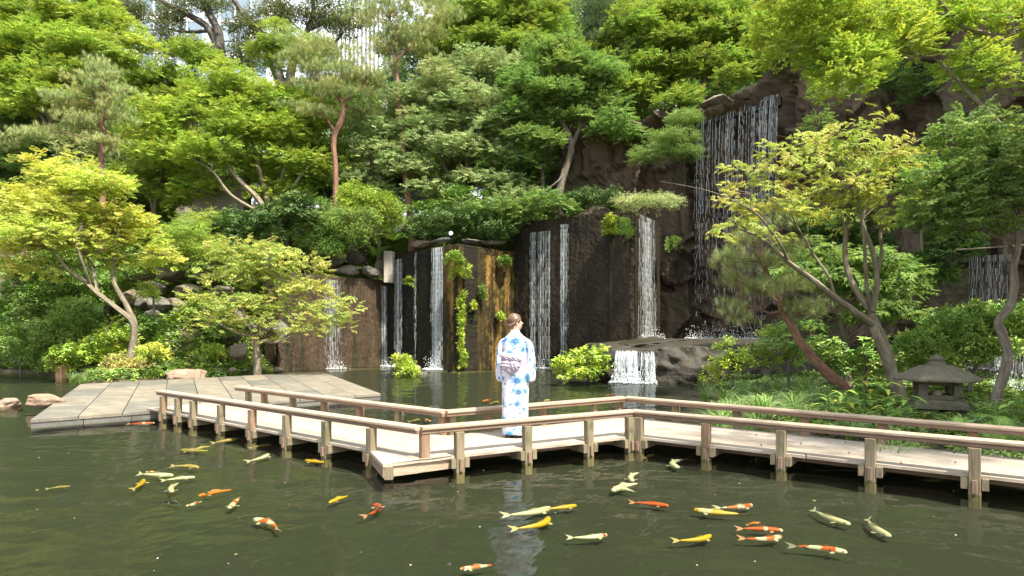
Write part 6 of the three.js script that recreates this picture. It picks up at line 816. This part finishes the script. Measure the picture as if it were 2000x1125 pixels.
{
  const P = on(1006, 853.5, DECK), g = group('person', V3(P.x, DECK, P.z)); tag(g, 'woman in a white kimono with blue flowers standing with her back turned on the footbridge', 'person'); g.rotation.y = -0.18;
  const skin = new THREE.MeshPhysicalMaterial({ color: col(0.50, 0.31, 0.23), roughness: 0.55 });
  // print: loose blue chrysanthemums on white
  const cv = document.createElement('canvas'); cv.width = cv.height = 1024; const x = cv.getContext('2d'), r = rngOf(64); x.fillStyle = '#bfbcc7'; x.fillRect(0, 0, 1024, 1024);
  for (let i = 0; i < 900; i++) { x.fillStyle = `rgba(${205 + r() * 30},${200 + r() * 35},${228 + r() * 20},0.12)`; x.beginPath(); x.arc(r() * 1024, r() * 1024, 8 + r() * 26, 0, 7); x.fill(); }
  const flower = (fx, fy, s, h) => { for (const [ox, oy] of [[0, 0], [1024, 0], [-1024, 0], [0, 1024], [0, -1024]]) { const X = fx + ox, Y = fy + oy; for (let ring = 0; ring < 3; ring++) { const n = 16 - ring * 3, l = s * (1 - ring * 0.27); for (let k = 0; k < n; k++) { const a = k / n * 6.2832 + ring * 0.2 + r() * 0.15, q = l * (0.75 + 0.3 * r()); x.save(); x.translate(X, Y); x.rotate(a); x.fillStyle = ring === 2 ? `rgba(48,${82 + h * 20},${132 + h * 20},0.8)` : `rgba(${70 + 60 * r()},${118 + 50 * r()},${168 + 32 * r()},${0.45 + 0.4 * r()})`; x.beginPath(); x.ellipse(q * 0.55, 0, q * 0.42, s * 0.085, 0, 0, 7); x.fill(); x.restore(); } } } };
  const leafm = (fx, fy, s) => { x.save(); x.translate(fx, fy); x.rotate(r() * 6.3); x.fillStyle = `rgba(${50 + 30 * r()},${115 + 30 * r()},${135 + 30 * r()},0.75)`; x.beginPath(); x.ellipse(0, 0, s, s * 0.5, 0, 0, 7); x.fill(); x.restore(); };
  for (let i = 0; i < 6; i++) for (let j = 0; j < 6; j++) { const fx = (i + 0.5 + (r() - 0.5) * 0.75) * 171, fy = (j + 0.5 + (r() - 0.5) * 0.75) * 171; flower(fx, fy, 42 + r() * 58, r()); for (let q = 0; q < 6; q++) leafm(fx + (r() - .5) * 150, fy + (r() - .5) * 150, 11 + r() * 13); }
  const print = new THREE.CanvasTexture(cv); print.colorSpace = THREE.SRGBColorSpace; print.wrapS = print.wrapT = THREE.RepeatWrapping; print.repeat.set(0.95, 0.95);
  const weave = tex(256, 256, (u, v) => 0.5 + 0.5 * (vn(u * 64) * vn(v * 64))); function vn(t) { return Math.sin(t * 6.283); }
  const fab = new THREE.MeshPhysicalMaterial({ map: print, roughness: 0.85, sheen: 0.3, sheenRoughness: 0.6, side: THREE.DoubleSide });
  const obiM = new THREE.MeshPhysicalMaterial({ color: col(0.33, 0.29, 0.36), roughness: 0.65, sheen: 0.4, side: THREE.DoubleSide }), white = new THREE.MeshStandardMaterial({ color: col(0.6, 0.59, 0.58), roughness: 0.8, side: THREE.DoubleSide });
  const loft = (rings, n, seg, fold = 0, uo = 0) => { const cvx = (k) => new THREE.CatmullRomCurve3(rings.map((q) => V3(q[k][0], q[k][1], q[k][2] || 0)), false, 'centripetal'); const N = rings.length - 1, sm = (v, f) => { const t = v * N, i = Math.min(N - 1, Math.floor(t)), u = t - i, g2 = (j) => f(rings[clamp(j, 0, N)]); const a = g2(i - 1), b = g2(i), c = g2(i + 1), d = g2(i + 2); return 0.5 * (2 * b + (c - a) * u + (2 * a - 5 * b + 4 * c - d) * u * u + (3 * b - a - 3 * c + d) * u * u * u); };
    return sheet(n, N * seg, (u, v) => { const a = u * 6.2832, c = Math.cos(a), s = Math.sin(a), cx = sm(v, (q) => q[0]), cy = sm(v, (q) => q[1]), cz = sm(v, (q) => q[2]), rx = sm(v, (q) => q[3]), rz = sm(v, (q) => q[4]), e = 0.8, f = 1 + fold * (sn3(c * 2.2 + uo, cy * 1.8, s * 2.2) + 0.5 * sn3(c * 5 + uo, cy * 3.2, s * 5)); return V3(cx + Math.sign(c) * Math.pow(Math.abs(c), e) * rx * f, cy, cz + Math.sign(s) * Math.pow(Math.abs(s), e) * rz * f); }, (u, v) => { const cy = sm(v, (q) => q[1]); return [u * 1.05 + uo, cy]; }); };
  mesh('kimono_robe', loft([[0.0, 0.05, 0, 0.158, 0.125], [0, 0.07, 0, 0.168, 0.138], [0, 0.35, 0, 0.172, 0.14], [0.005, 0.7, 0, 0.178, 0.148], [0.005, 0.88, 0.005, 0.178, 0.152], [0.005, 1.0, 0, 0.150, 0.122], [0.0, 1.13, 0, 0.158, 0.118], [0, 1.24, 0.0, 0.172, 0.112], [0, 1.305, 0.005, 0.15, 0.098], [0, 1.345, 0.01, 0.105, 0.082], [0, 1.385, 0.006, 0.066, 0.07], [0, 1.405, 0.0, 0.06, 0.066]], 64, 6, 0.022), fab, g);
  for (const s of [-1, 1]) mesh('sleeve', loft([[s * 0.085, 1.315, 0, 0.05, 0.06], [s * 0.135, 1.285, -0.005, 0.058, 0.075], [s * 0.178, 1.21, -0.02, 0.058, 0.085], [s * 0.198, 1.10, -0.045, 0.056, 0.105], [s * 0.202, 0.98, -0.06, 0.058, 0.13], [s * 0.200, 0.86, -0.055, 0.062, 0.15], [s * (s < 0 ? 0.185 : 0.2), 0.765, -0.045, 0.06, 0.145], [s * (s < 0 ? 0.18 : 0.2), 0.735, -0.045, 0.035, 0.11], [s * 0.195, 0.73, -0.045, 0.004, 0.02]], 40, 6, 0.05, s * 0.37 + 0.5), fab, g);
  mesh('obi_sash', loft([[0.005, 0.945, 0.002, 0.152, 0.128], [0.005, 0.955, 0.002, 0.164, 0.138], [0.004, 1.03, 0, 0.167, 0.138], [0.002, 1.105, 0, 0.170, 0.132], [0.002, 1.115, 0, 0.158, 0.12]], 56, 5, 0.012, 3), obiM, g);
  // bow at the back: knot, loops and ends
  const puff = (c, rr, rot, sd, fl = 0.07) => { const b = new THREE.SphereGeometry(1, 40, 28), p = b.attributes.position; for (let i = 0; i < p.count; i++) { const v = V3().fromBufferAttribute(p, i), k = 1 + fl * Math.sin(v.x * 7 + v.y * 9 + sd) * (1 - Math.abs(v.y) * 0.4) + 0.12 * sn3(v.x * 2 + sd, v.y * 2, v.z * 2); p.setXYZ(i, v.x * rr[0] * k, v.y * rr[1] * k, v.z * rr[2] * k); } b.computeVertexNormals(); b.rotateZ(rot); b.translate(...c); return b; };
  mesh('obi_bow', mergeGeometries([puff([-0.03, 1.055, 0.165], [0.042, 0.045, 0.04], 0.2, 1), puff([-0.105, 1.075, 0.16], [0.085, 0.048, 0.045], -0.45, 2), puff([0.045, 1.045, 0.165], [0.08, 0.045, 0.04], -0.25, 3), puff([-0.085, 0.965, 0.165], [0.082, 0.072, 0.04], 0.5, 4, 0.1), puff([0.02, 0.955, 0.17], [0.075, 0.078, 0.042], -0.55, 5, 0.1), puff([-0.03, 0.905, 0.16], [0.06, 0.065, 0.03], 0.1, 6, 0.1)]), obiM, g);
  mesh('collar', loft([[0, 1.375, 0.004, 0.066, 0.072], [0, 1.40, 0.0, 0.062, 0.070], [0, 1.418, -0.004, 0.056, 0.064], [0, 1.412, -0.004, 0.052, 0.06]], 36, 4, 0), white, g);
  // head, neck, forearms with hands, feet: one body
  const yaw = 1.02, cy = Math.cos(yaw), sy = Math.sin(yaw), HX = 0.004, HY = 1.52, HZ = -0.012;         // head turned to her right, towards the falls
  const toHead = (X, Y, Z) => { const a = X - HX, b = Z - HZ; return [a * cy + b * sy, Y - HY, -(-a * sy + b * cy)]; };   // local: z forward
  const head = (X, Y, Z) => { const [a, b, c] = toHead(X, Y, Z); let d = ell(a, b, c, [0, 0.022, -0.012], [0.069, 0.085, 0.086]); d = smin(d, ell(a, b, c, [0, -0.04, 0.03], [0.05, 0.058, 0.056]), 0.03); d = smin(d, cap(a, b, c, [0, 0.012, 0.074], [0, -0.014, 0.098], 0.007, 0.011), 0.012); d = smin(d, ell(a, b, c, [0, -0.042, 0.080], [0.02, 0.008, 0.01]), 0.008); d = smin(d, ell(a, b, c, [0, -0.075, 0.064], [0.02, 0.016, 0.018]), 0.015); for (const s of [-1, 1]) { d = smin(d, ell(a, b, c, [s * 0.068, -0.008, -0.008], [0.011, 0.03, 0.017]), 0.006); d = Math.max(d, -ell(a, b, c, [s * 0.03, 0.012, 0.085], [0.014, 0.009, 0.012])); } return smin(d, cap(X, Y, Z, [HX, 1.46, HZ + 0.012], [0, 1.36, 0.006], 0.044, 0.05), 0.03); };
  const parts = [sdfMesh(head, V3(HX, 1.485, HZ), 0.19, 92)];
  for (const s of [-1, 1]) {   // hands laid over one another in front, fingers bent
    const w = [s * 0.125, 1.005, -0.20], pc = [s * 0.045, 0.985, -0.235 - (s > 0 ? 0.028 : 0)];
    const hand = (X, Y, Z) => { let d = cap(X, Y, Z, [s * 0.19, 1.06, -0.08], w, 0.038, 0.026); d = smin(d, cap(X, Y, Z, w, pc, 0.024, 0.028), 0.02); for (let f = 0; f < 4; f++) { const y = pc[1] + 0.026 - f * 0.0175, l = [0.030, 0.036, 0.033, 0.026][f], a = [pc[0], y, pc[2] - 0.006], b = [pc[0] - s * l, y - 0.003, pc[2] - 0.012], e = [pc[0] - s * (l + 0.026), y - 0.006, pc[2] + 0.006]; d = smin(d, cap(X, Y, Z, a, b, 0.0092, 0.0085), 0.004); d = smin(d, cap(X, Y, Z, b, e, 0.0085, 0.0072), 0.003); } d = smin(d, cap(X, Y, Z, [pc[0] + s * 0.025, pc[1] + 0.018, pc[2] + 0.004], [pc[0] - s * 0.018, pc[1] + 0.05, pc[2] + 0.006], 0.012, 0.0085), 0.006); return d; };
    parts.push(sdfMesh(hand, V3(s * 0.08, 1.01, -0.17), 0.15, 72));
  }
  for (const s of [-1, 1]) parts.push(sdfMesh((X, Y, Z) => { let d = cap(X, Y, Z, [s * 0.06 - 0.02, 0.30, 0.01], [s * 0.05 - 0.025, 0.10, 0.015], 0.05, 0.034); d = smin(d, ell(X, Y, Z, [s * 0.048 - 0.028, 0.065, -0.045], [0.04, 0.034, 0.11]), 0.03); return Math.max(d, 0.036 - Y); }, V3(s * 0.05 - 0.025, 0.16, -0.02), 0.17, 46));
  mesh('body', mergeGeometries(parts), skin, g);
  for (const s of [-1, 1]) { const X = s * 0.048 - 0.028; mesh('tabi_sock', sdfMesh((a, b, c) => Math.max(smin(cap(a, b, c, [s * 0.055 - 0.024, 0.22, 0.012], [s * 0.05 - 0.025, 0.10, 0.015], 0.05, 0.039), ell(a, b, c, [X, 0.067, -0.045], [0.044, 0.038, 0.115]), 0.03), 0.035 - b), V3(X, 0.13, -0.02), 0.16, 46), white, g); mesh('sandal', slab([[X - 0.042, 0.075], [X - 0.02, 0.092], [X + 0.02, 0.092], [X + 0.042, 0.075], [X + 0.046, -0.11], [X + 0.02, -0.155], [X - 0.02, -0.155], [X - 0.046, -0.11]], 0.002, 0.036, 0.006), new THREE.MeshStandardMaterial({ color: col(0.03, 0.018, 0.012), roughness: 0.6 }), g); }
  for (const s of [-1, 1]) { const e = mesh('eye', new THREE.SphereGeometry(0.0085, 12, 10), new THREE.MeshStandardMaterial({ color: col(0.06, 0.04, 0.03), roughness: 0.2 }), g), a = s * 0.03, c = 0.066, b = 0.012; e.position.set(HX + a * cy + c * sy, HY + b, HZ + a * sy - c * cy); }
  // hair swept into a low braided knot
  const hr = (X, Y, Z) => { const [a, b, c] = toHead(X, Y, Z); let d = ell(a, b, c, [0, 0.03, -0.016], [0.078, 0.09, 0.096]); d = Math.max(d, c - 0.052 + 0.45 * (0.05 - b), -(b + 0.075)); const strand = 0.0028 * Math.sin(26 * Math.atan2(a, b + 0.13) + 30 * c); d += strand; for (let k = 0; k < 7; k++) { const t = k / 6, q = [lerp(-0.05, 0.045, t), -0.045 - 0.012 * Math.sin(t * 3.1), -0.098 + 0.02 * Math.abs(t - 0.5)]; d = smin(d, ell(a, b, c, q, [0.022, 0.026, 0.024]), 0.008); } for (const s of [-1, 1]) for (let k = 0; k < 5; k++) { const t = k / 4; d = smin(d, ell(a, b, c, [s * (0.077 - 0.012 * t), 0.03 - 0.06 * t, 0.03 - 0.10 * t], [0.011, 0.016, 0.016]), 0.006); } d = smin(d, ell(a, b, c, [0.005, -0.066, -0.088], [0.042, 0.024, 0.024]), 0.012); return d; };
  const hairMap = new THREE.MeshPhysicalMaterial({ color: col(0.11, 0.062, 0.034), roughness: 0.42, sheen: 0.3 }); mesh('hair', sdfMesh(hr, V3(HX, 1.525, HZ), 0.15, 96), hairMap, g);
}
renderer.render(scene, camera);
